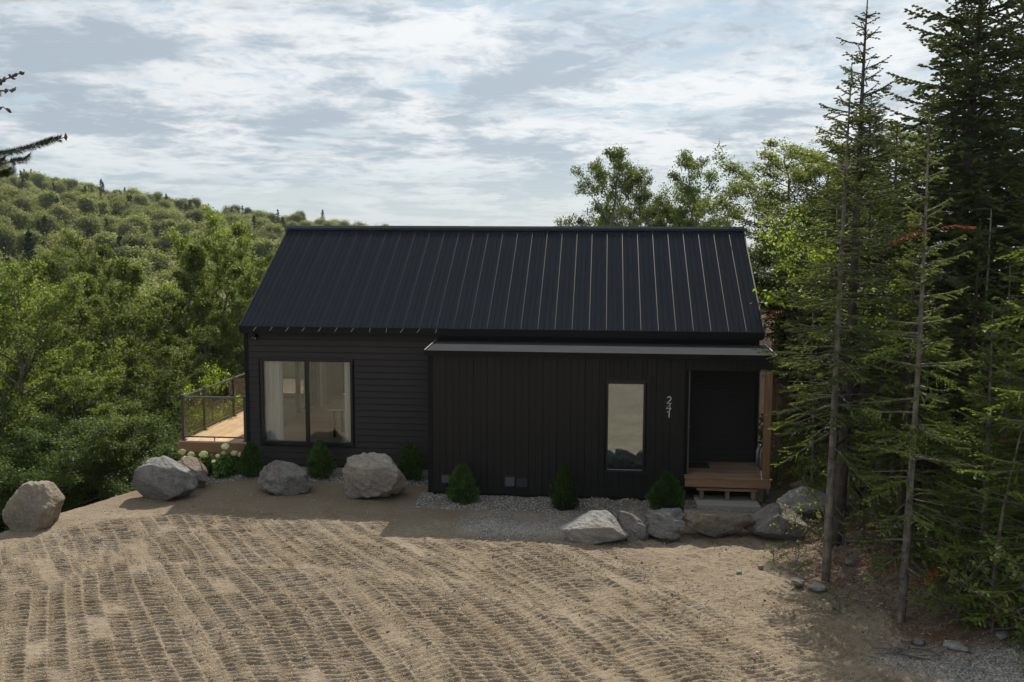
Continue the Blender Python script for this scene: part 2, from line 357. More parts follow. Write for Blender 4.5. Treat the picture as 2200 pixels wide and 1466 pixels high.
def axis(lo,hi,a,b,dx,grow=1.22,mx=30):
    m=list(np.arange(a,b+1e-6,dx)); d=dx; x=b
    while x<hi: d=min(d*grow,mx); x+=d; m.append(x)
    d=dx; x=a; l=[]
    while x>lo: d=min(d*grow,mx); x-=d; l.append(x)
    return np.array(l[::-1]+m)
t=NT('ground_soil'); g=t.wco(); zone=t.attr('zone','Vector'); sp=t.n('ShaderNodeSeparateXYZ'); t.l(zone,sp.inputs[0])
n1=t.noise(g,.8,5,.6); n2=t.noise(g,7,6,.65); n3=t.noise(g,60,4,.7)
base=t.mix(t.ss(n1,.35,.65),(.205,.160,.108),(.262,.21,.15)); base=t.mix(t.ss(n2,.42,.66),base,(.18,.135,.088))
va=t.vor(g,48); vd=t.vor(g,48,'Distance'); sv=t.n('ShaderNodeSeparateColor'); t.l(va,sv.inputs[0])
peb=t.mix(sv.outputs[1],(.12,.095,.07),(.50,.42,.33)); pm=t.ma('MULTIPLY',t.ss(sv.outputs[0],.38,.48),t.ma('SUBTRACT',1.,t.ss(vd,.25,.45)))
pm=t.ma('MULTIPLY',pm,t.ma('ADD',t.ma('MULTIPLY',t.ss(n2,.4,.6),.6),.25))
base=t.mix(pm,base,peb)
# brown litter of the forest floor
lit=t.mix(t.ss(n2,.3,.7),(.075,.05,.034),(.19,.135,.095)); lit=t.mix(t.ma('MULTIPLY',t.ss(sv.outputs[2],.72,.8),.7),lit,(.24,.20,.16)); lit=t.mix(t.ma('MULTIPLY',t.ss(n1,.5,.62),.6),lit,(.13,.055,.03))
base=t.mix(sp.outputs[0],base,lit)
bank=t.mix(t.ss(t.noise(t.wco((1,.4,1)),5,5,.65),.35,.65),(.17,.11,.068),(.29,.20,.135))
base=t.mix(sp.outputs[1],base,bank)
gr=t.mix(t.ss(n2,.35,.65),(.05,.10,.02),(.10,.16,.035)); base=t.mix(sp.outputs[2],base,gr)
zg=t.attr('gravel'); base=t.mix(zg,base,t.mix(sv.outputs[1],(.17,.152,.13),(.45,.415,.36)))
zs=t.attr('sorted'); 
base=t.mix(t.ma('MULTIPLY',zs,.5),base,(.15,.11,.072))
h=t.ma('ADD',t.ma('MULTIPLY',n3,.5),t.ma('ADD',n2,t.ma('MULTIPLY',t.ma('SUBTRACT',1.,vd),.5)))
t.pbr(base,.93,0,t.bump(h,1.,.022),.2); m_ground=t.m
xs=axis(-900,900,-12.2,6.6,.032); ys=axis(-300,1500,-10.2,-1.6,.0180)
XX,YY=np.meshgrid(xs,ys); Z=base_z(XX,YY)
near=(np.hypot(XX+3,YY+4)<40)
rel=yard_relief(XX,YY)*near*(1-sst(XX-forest_edge(YY),-.3,1.)*.0)
Z=Z+rel
nx,ny=len(xs),len(ys); V=np.stack([XX.ravel(),YY.ravel(),Z.ravel()],1)
ii=(np.arange(ny-1)[:,None]*nx+np.arange(nx-1)[None,:]).ravel()
me=meshnp('ground',V,np.stack([ii,ii+1,ii+nx+1,ii+nx],1),m_ground,True)
X,Y=XX.ravel(),YY.ravel(); nz=fbm(X*1.3,Y*1.3,3,71)
fe=sst(X-forest_edge(Y)+(nz-.5)*1.4,-.35,.5)
fe=fe*(1-sst(Y,-1.8,1.0)*(1-sst(X,5.6,7.)))
bk=sst(Y,1.0,2.2)*sst(X,3.2,3.9)*(1-sst(X,10,14))*(1-sst((Y-2)+.55*(X-4.3),4.4,5.8))
dd=np.hypot(X,Y+20.5)
gr=np.clip(sst(pad_left(Y)-X,.15,.9)+sst(Y,1.7,2.4)*(1-sst(X,2.,3.4))+sst(dd,38,45),0,1)
gr=np.maximum(gr, sst(X,3.6,3.9)*(1-sst(X,5.,5.5))*sst(Y,.3,.8)*(1-sst(Y,1.5,2.4))*sst(nz,.52,.62)*.8)
gr=gr*(Y>-18)
lit_=np.clip(np.maximum(fe,sst((Y-2)+.55*(X-4.3),4.4,5.8)*sst(X,3.,4.)*(dd<60)),0,1)
zn=np.stack([lit_,bk*(1-lit_),gr],1).astype(np.float32)
a=me.attributes.new('zone','FLOAT_VECTOR','POINT'); a.data.foreach_set('vector',zn.ravel())
gv=sst(X-(4.35-.35*(Y+8)) +(nz-.5)*1.2,-.8,.6)*(1-sst(Y,-7.9,-7.1))
gv=np.maximum(gv,.10*sst(nz,.45,.8)*(1-lit_)*(Y<-1.2)*(1-sst(X,4,5)))
gv=np.maximum(gv,.85*sst(X,-2.9,-2.5)*(1-sst(X,0.4,1.6))*sst(Y,-3.1,-2.5)*(1-sst(Y,-1.4,-1.2)))
a=me.attributes.new('gravel','FLOAT','POINT'); a.data.foreach_set('value',gv.astype(np.float32))
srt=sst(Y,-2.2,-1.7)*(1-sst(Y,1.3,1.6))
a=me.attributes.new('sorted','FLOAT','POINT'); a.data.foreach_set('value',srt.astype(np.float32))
ground=tag(link('ground',me),kind='structure')
def gz(x,y): return float(base_z(np.array([x]),np.array([y]))[0])
def gzn(x,y):
    return base_z(x,y)+yard_relief(x,y)
# ---------------------------------------------------------------- loose stone fields
def stones(name,px,py,size,mat,seed,lift=.3,flat=.65):
    rng=np.random.default_rng(seed); n=len(px)
    d=np.array([(1,0,0),(-1,0,0),(0,1,0),(0,-1,0),(0,0,1),(0,0,-1)],float); F=np.array([(0,2,4),(2,1,4),(1,3,4),(3,0,4),(2,0,5),(1,2,5),(3,1,5),(0,3,5)])
    q=rng.normal(size=(n,3,3)); Q,_=np.linalg.qr(q)
    v=d[None]*rng.uniform(.55,1.25,size=(n,6,1)); v=np.einsum('nij,nkj->nki',Q,v)*(size[:,None,None])*np.array([1,1,flat])
    z=gzn(px,py)+size*lift*flat
    v=v+np.stack([px,py,z],1)[:,None,:]
    f=F[None]+(np.arange(n)*6)[:,None,None]
    me=meshnp(name,v.reshape(-1,3),f.reshape(-1,3),mat)
    c=np.repeat(rng.random(n),8).astype(np.float32); at=me.attributes.new('tint','FLOAT','FACE'); at.data.foreach_set('value',c)
    return link(name,me)
def stonemat(name,stops):
    t=NT(name); c=t.ramp(t.attr('tint'),stops); n=t.noise(t.wco(),60,3); g=t.n('ShaderNodeCombineColor'); k=t.ma('ADD',t.ma('MULTIPLY',n,.7),.65); [t.l(k,g.inputs[i]) for i in range(3)]
    t.pbr(t.mix(1.,c,g.outputs[0],'MULTIPLY'),.85,0,None,.3); return t.m
m_gst=stonemat('crushed_grey_stone',[(0,(.07,.07,.07)),(.4,(.20,.195,.19)),(.8,(.34,.33,.32)),(1,(.52,.51,.50))])
m_yst=stonemat('yard_pebbles',[(0,(.10,.08,.06)),(.45,(.22,.175,.13)),(.85,(.33,.29,.24)),(1,(.60,.57,.52))])
rng=np.random.default_rng(4)
def scat(n,x0,x1,y0,y1,f=None):
    x=rng.uniform(x0,x1,n); y=rng.uniform(y0,y1,n)
    if f is not None: k=rng.random(n)<f(x,y); x=x[k];y=y[k]
    return x,y
ed=lambda x,y: (y>-1.22-.16*(vn(x*1.2,y*0,3)-.5)-.06*np.maximum(0,x)).astype(float)
x,y=scat(11000,-3.95,3.3,-1.75,.02,ed)
tag(stones('gravel_bed',x,y,rng.uniform(.012,.027,len(x)),m_gst,5),'bed of crushed grey stone along the foot of the black panelled wall','gravel',kind='stuff')
x,y=scat(7500,-9.9,-3.85,.15,1.42,lambda x,y:(y>.42-.25*(vn(x*.9,y*0,8)-.5)).astype(float))
tag(stones('gravel_bed',x,y,rng.uniform(.012,.027,len(x)),m_gst,6),'bed of crushed grey stone under the big window and hydrangeas','gravel',kind='stuff')
x,y=scat(60000,-12,6.6,-10.5,.3,lambda x,y:(.25+.75*sst(fbm(x*.7,y*.7,3,12),.42,.6))*(.5+.8*sst(x+.5*(y+4.8),-1.5,1))*sst(x-pad_left(y),0,.4))
tag(stones('yard_pebbles',x,y,rng.uniform(.006,.0155,len(x))*(1+1.1*(rng.random(len(x))>.975)),m_yst,7),'loose pebbles strewn over the sandy yard','gravel',kind='stuff')
x,y=scat(13000,3.2,7.6,-10.4,-7.0,lambda x,y: sst(x-(4.35-.35*(y+8))+(fbm(x*1.3,y*1.3,3,71)-.5)*1.2,-.8,.5)*(1-sst(y,-7.9,-7.1)))
tag(stones('roadside_gravel',x,y,rng.uniform(.009,.021,len(x)),m_gst,8),'patch of loose grey gravel at the lower right edge of the yard','gravel',kind='stuff')
x,y=scat(6000,-2.9,.9,-3.2,-1.2,lambda x,y:sst(fbm(x*1.5,y*1.5,2,14),.35,.5))
tag(stones('spilled_gravel',x,y,rng.uniform(.008,.018,len(x)),m_gst,9),'spilled pale gravel between the bed and the pale boulder','gravel',kind='stuff')
# ---------------------------------------------------------------- house
EY,EZ,RY,RZ,XL,XR=1.15,3.57,4.86,5.91,-8.48,3.585
BYK=8.57; WY=1.35; WX0,WX1=-8.44,3.50; AX0,AX1=-3.80,3.62
house=empty('house',(-2.4,0,0),label='single storey black house with steel gable roof behind the boulders',cat='house')
def sub(name,parent=house):
    o=bpy.data.objects.new(name,None); COL.objects.link(o); o.parent=parent
    if parent is house: o.matrix_parent_inverse=Matrix.Translation((2.4,0,0))
    return o
def hb(name,mat,par,*b,bev=0): return BX(name,mat,par,*b,bev=bev)
# roof
roof=sub('roof')
sl_=Vector((0,RY-EY,RZ-EZ)); sll=sl_.length
def slope_mesh(name,prof,mat,back=False):
    """profile across x (x, height above the slope), run from eave to ridge"""
    ev=Vector((0,EY,EZ)) if not back else Vector((0,BYK,EZ)); rg=Vector((0,RY,RZ))
    d=(rg-ev); nrm=Vector((0,-d.z,d.y)).normalized() if not back else Vector((0,d.z,-d.y)).normalized()
    if nrm.z<0: nrm=-nrm
    v=[];f=[]; n=len(prof)
    for p in (ev,rg):
        for x,h in prof: q=p+nrm*h; v.append((x,q.y,q.z))
    for i in range(n-1): f.append((i,i+1,n+i+1,n+i))
    k=len(v)
    for x,h in (prof[0],prof[-1]):
        pass
    me=bpy.data.meshes.new(name); me.from_pydata(v,[],f); me.materials.append(mat); return me
NP=31; PW=(XR-XL)/NP
prof=[(0,.004),(.001,.034),(.014,.034),(.020,.004),(PW*.32,.004),(PW*.32+.008,.020),(PW*.32+.022,.020),(PW*.32+.030,.004),(PW*.65,.004),(PW*.65+.008,.020),(PW*.65+.022,.020),(PW*.65+.030,.004),(PW,.004)]
mf=slope_mesh('roof_panel',prof,m_roof); mbk=slope_mesh('roof_panel_rear',prof,m_roof,True)
for q_ in (mf,mbk):
    q_.materials.append(m_seam)
    for pi in (0,1,2): q_.polygons[pi].material_index=1
for i in range(NP):
    o=link('roof_panel',mf,roof); o.location=(XL+i*PW,0,0)
for i in range(NP):
    o=link('roof_panel',mbk,roof); o.location=(XL+i*PW,0,0)
b=MB(); tk=.16
b.prism([(EY,EZ),(RY,RZ),(BYK,EZ),(BYK,EZ-tk),(RY,RZ-tk*1.2),(EY,EZ-tk)],'x',XL+.004,XR-.004); b.obj('roof_deck',m_trim,roof)
# rake trims
for xx in (XL-.02,XR-.012):
    b=MB(); b.prism([(EY-.01,EZ+.035),(RY,RZ+.04),(BYK+.01,EZ+.035),(BYK+.01,EZ-.13),(RY,RZ-.15),(EY-.01,EZ-.13)],'x',xx,xx+.032); b.obj('rake_trim',m_trim,roof)
# ridge cap in five lapped lengths
xs_=[XL-.01,-6.02,-3.62,-1.32,1.08,XR+.01]
for i in range(5):
    x0=xs_[i]; x1=xs_[i+1]+(.05 if i<4 else 0); lf=.004*(i%2)
    pr=[(RY-.155,RZ-.055+lf),(RY-.15,RZ+.005+lf),(RY-.045,RZ+.062+lf),(RY+.045,RZ+.062+lf),(RY+.15,RZ+.005+lf),(RY+.155,RZ-.055+lf),(RY+.14,RZ-.055+lf),(RY,RZ+.04+lf),(RY-.14,RZ-.055+lf)]
    MB().prism(pr,'x',x0,x1).obj('ridge_cap',m_cap,roof)
hb('eave_fascia',m_trim,roof,XL+.02,XR-.02,EY+.004,EY+.03,EZ-.17,EZ-.02)
for i in range(1,13):   # thin pale strips slanting down below the left part of the eave
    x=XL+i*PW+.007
    MB().tube([(x,EY-.005,EZ-.01),(x-.07 if i not in (8,9,12) else x-.02,EY-.012,EZ-.10)],.0045,4).obj('eave_strip',m_alu,roof)
# front wall, lap siding round the big window
front=sub('front_wall')
WXa,WXb,WZa,WZb=-8.074,-5.843,.755,2.785
z=.245; ex=.1508
def lap(x0,x1,z0,z1,par,yf=WY,mat=None):
    MB().prism([(yf,z0),(yf,z1-.014),(yf-.006,z1-.014),(yf-.022,z0)],'x',x0,x1).obj('siding_board',mat or m_siding,par)
k=0
while z<3.38:
    z1=min(z+ex,3.40)
    segs=[(WX0+.075,AX0+.02)] if z1<WZa-.0 or z>WZb+.0 else None
    if segs is None:
        if z<WZa: lap(WX0+.075,AX0+.02,z,WZa-.05,front) if WZa-.05-z>.03 else None
        segs=[(WX0+.075,WXa-.045),(WXb+.045,AX0+.02)]
        if z1>WZb: lap(WXa-.045,WXb+.045,max(z,WZb+.04),z1,front)
    for s in segs: lap(s[0],s[1],z,z1,front)
    z+=ex
b=MB(); 
for q in ((WX0,WXa,.2,3.44),(WXb,AX1-.1,.2,3.44),(WXa,WXb,.2,WZa),(WXa,WXb,WZb,3.44)): b.box(q[0],q[1],WY+.001,WY+.12,q[2],q[3])
b.obj('backing_wall',m_trim,front)
hb('corner_trim',m_trim,front,WX0-.015,WX0+.075,WY-.032,WY+.1,.22,3.42)
hb('flashing_board',m_trim,front,AX0,XR-.06,WY-.03,WY-.001,3.2,3.42)
hb('foundation',m_conc,house,WX0+.03,WX1-.03,WY+.02,WY+.15,-.6,.245)
# side and rear walls with lap profile
def lapwall(name,axis,pos,a,b,z0,z1,sgn,holes=()):
    m=MB(); z=z0
    while z<z1-.01:
        z2=min(z+ex,z1); segs=[(a,b)]
        for h in holes:
            if z2>h[2] and z<h[3]:
                segs=[s for q in segs for s in ((q[0],max(q[0],min(q[1],h[0]))),(min(q[1],max(q[0],h[1])),q[1])) if s[1]-s[0]>.01]
        for s in segs:
            if axis=='x':  # wall in plane x=pos, boards run along y
                p=[(pos,z),(pos,z2),(pos+sgn*.006,z2),(pos+sgn*.02,z)]; m.prism(p if sgn<0 else p,'y',s[0],s[1])
            else: m.prism([(pos,z),(pos,z2),(pos+sgn*.006,z2),(pos+sgn*.02,z)],'x',s[0],s[1])
        z=z2
    return m.obj(name,m_siding,house)
PD=(2.2,6.6,.80,2.95)       # patio door in the left gable
RW=(-8.0,-4.4,.85,2.95)       # glazed doors in the rear wall
lapwall('left_wall','x',WX0-.001,WY+.1,BYK-.3,.25,3.45,-1,(PD,)); lapwall('right_wall','x',WX1+.001,WY+.1,BYK-.3,.25,3.45,1)
lapwall('rear_wall','y',BYK-.25,WX0,WX1,.25,3.45,1,(RW,))
for nm,x0,x1,hole in (('left_inner_wall',WX0,WX0+.12,PD),('right_inner_wall',WX1-.12,WX1,None)):
    b=MB()
    if hole:
        b.box(x0,x1,WY+.13,hole[0],.25,3.43); b.box(x0,x1,hole[1],BYK-.27,.25,3.43); b.box(x0,x1,hole[0],hole[1],.25,hole[2]-.02); b.box(x0,x1,hole[0],hole[1],hole[3],3.43)
    else: b.box(x0,x1,WY+.13,BYK-.27,.25,3.43)
    b.obj(nm,m_wall_in,house)
b=MB(); b.box(WX0+.13,RW[0],BYK-.38,BYK-.26,.25,3.43); b.box(RW[1],WX1-.13,BYK-.38,BYK-.26,.25,3.43); b.box(RW[0],RW[1],BYK-.38,BYK-.26,RW[3],3.43); b.box(RW[0],RW[1],BYK-.38,BYK-.26,.25,RW[2]-.03); b.obj('rear_inner_wall',m_wall_in,house)
for x in (WX0+.002,WX1-.002):
    MB().prism([(WY+.1,3.43),(RY,RZ-.22),(BYK-.3,3.43)],'x',x-.03,x+.03).obj('gable_end',m_siding,house)
hb('side_foundation',m_conc,house,WX1-.17,WX1-.03,WY+.15,BYK-.3,-.9,.25)
hb('side_foundation',m_conc,house,WX0+.03,WX0+.17,WY+.15,BYK-.3,-2.4,.25)
# room behind the window
room=sub('living_room')
n=14
for i in range(n):
    hb('floor_board',m_floor,room,WX0+.13,-3.3,WY+.14+i*.5,WY+.14+i*.5+.494,.66,.70)
hb('ceiling',m_wall_in,room,WX0+.13,WX1-.13,WY+.13,BYK-.39,3.30,3.38)
hb('partition_wall',m_wall_in,room,-3.3,-3.2,WY+.13,BYK-.39,.66,3.29)
hb('sofa_base',m_wall_in,room,-6.2,-4.2,4.2,5.0,.72,1.08,bev=.04); hb('sofa_back',painted('grey_upholstery',(.20,.21,.23),.9),room,-6.2,-4.2,5.0,5.2,.72,1.5,bev=.05)
b=MB()
for (x,y) in ((-6.6,2.4),(-5.5,2.4),(-6.6,3.1),(-5.5,3.1)): b.box(x-.03,x+.03,y-.03,y+.03,.70,1.40)
b.obj('table_legs',m_frame,room); hb('table_top',painted('pale_table_glass',(.35,.42,.40),.15),room,-6.75,-5.35,2.25,3.25,1.40,1.44)
def window(x0,x1,z0,z1,yf,mull,pane_mat,parent,fr=.055):
    wd=sub('window',parent)
    b=MB(); y0,y1=yf-.045,yf+.07
    b.box(x0,x0+fr,y0,y1,z0,z1); b.box(x1-fr,x1,y0,y1,z0,z1); b.box(x0+fr,x1-fr,y0,y1,z0,z0+fr); b.box(x0+fr,x1-fr,y0,y1,z1-fr,z1); b.obj('window_frame',m_frame,wd)
    xsn=[x0+fr]+[m for m in mull]+[x1-fr]
    for m in mull: hb('mullion',m_frame,wd,m-.038,m+.038,y0+.004,y1-.004,z0+fr,z1-fr)
    for i in range(len(xsn)-1):
        a=xsn[i]+(.038 if i>0 else 0); c=xsn[i+1]-(.038 if i<len(xsn)-2 else 0)
        hb('pane',pane_mat,wd,a,c,yf+.012,yf+.018,z0+fr,z1-fr)
    hb('sill',m_frame,wd,x0-.03,x1+.03,yf-.075,yf-.046,z0-.035,z0+.02)
    hb('head_trim',m_frame,wd,x0-.03,x1+.03,yf-.052,yf-.047,z1-.005,z1+.045)
    return wd
window(WXa,WXb,WZa,WZb,WY,[-6.955],m_glass,house)
def curtain(x0,x1,yc,z0,z1,par,ph,alongy=False):
    n=46; v=[];f=[]
    for i in range(n+1):
        t_=i/n; x=x0+(x1-x0)*t_; y=yc+.05*math.sin(t_*(abs(x1-x0))*34+ph)+.012*math.sin(t_*77)
        for zz,sp in ((z0,1.),(z1,.85)):
            v.append((x,yc+(y-yc)*sp,zz) if not alongy else (yc+(y-yc)*sp,x,zz))
    for i in range(n): f.append((2*i,2*i+2,2*i+3,2*i+1))
    me=bpy.data.meshes.new('curtain'); me.from_pydata(v,[],f); me.materials.append(m_curtain); me.polygons.foreach_set('use_smooth',[True]*len(f)); return link('curtain',me,par)
curtain(-8.02,-7.62,WY+.16,.72,3.0,room,0); curtain(-6.10,-5.75,WY+.16,.72,3.0,room,2)
curtain(1.9,2.3,WX0+.25,.72,3.1,room,1,True); curtain(6.5,7.0,WX0+.25,.72,3.1,room,1,True); curtain(-5.4,-4.9,BYK-.5,.72,3.1,room,1)
dr=sub('patio_door'); b=MB(); x0=WX0-.03; x1=WX0+.09
for (a,c) in ((PD[0],PD[0]+.07),(3.62,3.70),(5.10,5.18),(PD[1]-.07,PD[1])): b.box(x0,x1,a,c,PD[2],PD[3])
b.box(x0,x1,PD[0]+.07,PD[1]-.07,PD[2],PD[2]+.07) if False else None
b.obj('door_frame',m_frame,dr); hb('door_threshold',m_frame,dr,x0-.004,x1-.004,PD[0],PD[1],PD[2]-.05,PD[2]-.002); hb('pane',m_glass,dr,WX0+.02,WX0+.026,PD[0]+.07,3.62,PD[2],PD[3]); hb('pane',m_glass,dr,WX0+.02,WX0+.026,3.70,5.10,PD[2],PD[3]); hb('pane',m_glass,dr,WX0+.02,WX0+.026,5.18,PD[1]-.07,PD[2],PD[3])
rd=sub('rear_door'); b=MB()
for (a,c) in ((RW[0],RW[0]+.07),(-6.24,-6.16),(RW[1]-.07,RW[1])): b.box(a,c,BYK-.36,BYK-.24,RW[2],RW[3]-.003)
b.obj('door_frame',m_frame,rd); hb('pane',m_glass,rd,RW[0]+.07,-6.24,BYK-.30,BYK-.294,RW[2],RW[3]-.003); hb('pane',m_glass,rd,-6.16,RW[1]-.07,BYK-.30,BYK-.294,RW[2],RW[3]-.003)
# entrance wing with vertical panels
wing=sub('entrance_wing'); AT=3.115
TX0,TX1,TZ0,TZ1=.085,.965,.585,2.605
pw=.3045; x=AX0+.10
def panel(x0,x1,z0,z1):
    m_=(x0+x1)/2; d=.016
    pr=[(x0+.003,-.002),(x0+.006,-d),(m_-.004,-d),(m_-.001,-d+.005),(m_+.002,-d+.005),(m_+.005,-d),(x1-.006,-d),(x1-.003,-.002),(x1-.003,.006),(x0+.003,.006)]
    MB().prism(pr,'z',z0,z1).obj('wall_panel',m_panel,wing)
while x<1.80:
    x1=min(x+pw,1.80)
    if x1<=TX0 or x>=TX1: panel(x,x1,.05,AT)
    else:
        if x<TX0: panel(x,TX0-.0,.05,AT)
        if x1>TX1: panel(TX1,x1,.05,AT)
        a=max(x,TX0); c=min(x1,TX1)
        panel(a,c,TZ1,AT); panel(a,c,.05,TZ0)
    x=x1
x=1.80
while x<AX1-.03:
    x1=min(x+pw,AX1-.02); panel(x,x1,2.86,AT); x=x1
hb('corner_trim',m_trim,wing,AX0,AX0+.10,-.03,.10,.03,AT); hb('base_flashing',m_trim,wing,AX0+.1,1.82,-.035,-.003,-.02,.05)
hb('wing_foundation',m_conc,wing,AX0+.02,1.85,.0,.12,-.3,.02)
b=MB()
for q in ((AX0+.01,TX0,.03,3.2),(TX1,1.86,.03,3.2),(TX0,TX1,.03,TZ0),(TX0,TX1,TZ1,3.2),(1.86,AX1-.01,2.85,3.2)): b.box(q[0],q[1],.007,.12,q[2],q[3])
b.obj('backing_wall',m_trim,wing)
hb('side_wall',m_siding,wing,AX0+.005,AX0+.1,.13,WY-.03,.05,3.2)
# recess wall of the porch with the entrance door
hb('recess_wall',m_siding,wing,1.76,1.865,.125,WY-.03,.4,3.1)
dr=sub('entrance_door'); hb('door_leaf',painted('black_door_paint',(.015,.015,.016),.4),dr,1.866,1.885,.28,1.15,.62,2.66); MB().tube([(1.886,.38,1.55),(1.93,.38,1.55),(1.93,.5,1.55)],.011,8).obj('door_handle',m_steel,dr,True)
hb('jamb_trim',painted('grey_jamb',(.07,.066,.06),.5),wing,1.864,1.888,-.02,.10,.6,2.84)
z=.60
while z<2.82:
    z1=min(z+ex,2.84); lap(1.87,WX1-.04,z,z1,wing,WY-.032,m_panel); z=z1
hb('porch_corner_trim',m_trim,wing,WX1-.04,WX1+.04,WY-.06,WY+.06,.3,3.2)
hb('soffit',m_trim,wing,1.87,AX1-.015,.13,WY-.03,2.86,2.90)
hb('side_header',m_panel,wing,AX1-.13,AX1-.012,.125,WY,2.86,3.15)
# low roof of the wing
m_railtop0=painted('grey_drip_edge',(.16,.16,.16),.5,.1,spec=.3)
lr=sub('wing_roof'); pr=[(-.15,3.205),(WY-.04,3.275),(WY-.04,3.16),(-.15,3.12)]
MB().prism(pr,'x',AX0-.03,AX1+.02).obj('roof_sheet',m_membrane,lr)
MB().prism([(-.175,3.215),(-.151,3.215),(-.151,3.105),(-.175,3.105)],'x',AX0-.05,AX1+.04).obj('front_fascia',m_trim,lr)
MB().prism([(-.178,3.222),(-.14,3.222),(-.14,3.2155),(-.178,3.2155)],'x',AX0-.052,AX1+.042).obj('drip_edge',painted('dark_drip_edge',(.02,.02,.022),.8,spec=.1),lr)
for xx in (AX0-.05,AX1+.02):
    MB().prism([(-.15,3.225),(WY-.04,3.295),(WY-.04,3.13),(-.15,3.10)],'x',xx,xx+.018).obj('side_fascia',m_trim,lr)
    MB().prism([(-.15,3.232),(WY-.04,3.302),(WY-.04,3.296),(-.15,3.226)],'x',xx-.004,xx+.022).obj('drip_edge',m_railtop0,lr)
window(TX0+.02,TX1-.02,TZ0+.02,TZ1-.02,-.012,[],m_mirror,house,.045)
hb('window_blind',painted('grey_blind',(.36,.36,.33),.8),wing,TX0+.02,TX1-.02,.16,.17,TZ0,TZ1)
# porch deck, post and steps
porch=sub('porch'); PZ=.585
y=-.20; i=0
while y<1.30:
    y1=min(y+.137,1.30); hb('deck_board',m_porch,porch,1.87 if y>-.05 else 1.80,3.38,y,y1-.006,PZ-.03,PZ); y=y1
hb('deck_board',m_porch,porch,3.386,3.52,-.20,WY-.04,PZ-.03,PZ)
hb('front_beam',m_beam,porch,1.80,3.60,-.235,-.20,PZ-.21,PZ-.035,bev=.004); hb('front_beam',m_beam,porch,1.80,3.60,-.27,-.19,PZ-.034,PZ+.004) if False else None
hb('nosing_board',m_beam,porch,1.79,3.63,-.255,-.203,PZ-.034,PZ-.002)
hb('side_beam',m_beam,porch,3.565,3.60,-.20,WY,PZ-.21,PZ-.035)
hb('porch_post',m_post,porch,3.44,3.585,-.17,-.025,PZ,2.86,bev=.006)
hb('pier',m_conc,porch,3.30,3.50,.1,.3,-.2,PZ-.21); hb('joist',m_raw,porch,1.9,1.94,-.19,1.3,PZ-.2,PZ-.04); hb('joist',m_raw,porch,3.1,3.14,-.19,1.3,PZ-.2,PZ-.04)
st=sub('step',house); 
hb('tread',m_raw,st,2.05,3.33,-.30,-.16,.315,.35); hb('tread',m_raw,st,2.05,3.33,-.155,-.01,.315,.35)
for x in (2.12,2.66,3.20): hb('step_leg',m_raw,st,x,x+.08,-.27,-.03,.103,.314)
hb('slab',m_conc,st,2.03,3.34,-.66,.15,-.06,.10,bev=.008)
mt=hb('doormat',m_mat,None,1.90,2.42,.62,1.16,PZ+.002,PZ+.014); tag(mt,'dark rubber doormat lying at the back left of the porch','doormat')
# numbers, lamp, vents, pipes
hn=sub('house_number')
def stroke(pts): return [(1.445+px_,-.032,pz_) for px_,pz_ in pts]
dg={'2':[(-.042+.0,.035)]+[(-.0+.042*math.cos(a_),.033+.042*math.sin(a_)) for a_ in np.linspace(R(160),R(-35),12)]+[(-.045,-.07),(.048,-.07)],'4':[(.05,-.035),(-.052,-.035),(.022,.072),(.022,-.072)],'1':[(-.035,.045),(.008,.072),(.008,-.072)]}
for ch,zc in (('2',2.205),('4',2.053),('1',1.898)):
    MB().tube(stroke([(px_,pz_+zc) for px_,pz_ in (dg[ch] if ch!='2' else dg[ch][1:])]),.0085,8).obj('digit',m_white,hn)
cm=sub('wall_camera'); MB().tube([(-8.165,WY-.025,3.30),(-8.165,WY-.045,3.30)],.07,20).obj('mount',m_frame,cm,True)
bm_=MB().tube([(-8.165,WY-.045,3.295),(-8.165,WY-.08,3.285),(-8.165,WY-.115,3.27),(-8.165,WY-.13,3.262)],[.06,.055,.035,.01],16); bm_.obj('camera_dome',m_frame,cm,True)
MB().tube([(-8.24,WY-.05,3.285),(-8.14,WY-.128,3.272)],.012,8).obj('camera_arm',m_alu,cm,True)
def vent(x0,x1,z0,z1,dark,louv):
    v=sub('wall_vent'); mt_=m_vent if not dark else m_frame
    MB().prism([(-.018,z0),(-.018,z1),(-.05,z1),(-.085,z0)],'x',x0,x1).obj('vent_hood',mt_,v)
    hb('vent_flange',m_frame,v,x0-.02,x1+.02,-.023,-.017,z0-.02,z1+.025)
    for k in range(louv): hb('louvre',m_frame,v,x0+.01,x1-.01,-.10,-.085,z0+.03+k*.05,z0+.045+k*.05)
vent(-3.49,-3.32,.27,.43,False,0); vent(-2.08,-1.875,.235,.43,False,0); vent(-1.82,-1.60,.22,.39,True,3)
MB().tube([(3.56,1.45,3.2),(3.56,1.45,.9),(3.56,1.45,.2)],.028,10).obj('conduit',m_steel,house,True)
MB().tube([(3.50,.92,.55),(3.50,.92,.95),(3.53,.95,1.02),(3.60,1.05,1.03)],.045,12).obj('duct_elbow',m_steel,house,True)
MB().tube([(3.56,1.1,.5),(3.56,1.1,1.0)],.05,12).obj('drain_pipe',m_white,house,True)
MB().tube([(3.58,.55,-.1),(3.58,.55,.36)],.05,12).obj('vent_pipe',m_conc,house,True)
MB().tube([(3.68,.6,.05),(3.68,.6,.26),(3.68,.6,.27)],[.035,.035,.01],12).obj('gas_regulator',m_white,house,True)
for o in list(COL.objects):
    if o.parent is house and o.type=='MESH' : o.matrix_parent_inverse=Matrix.Translation((2.4,0,0))
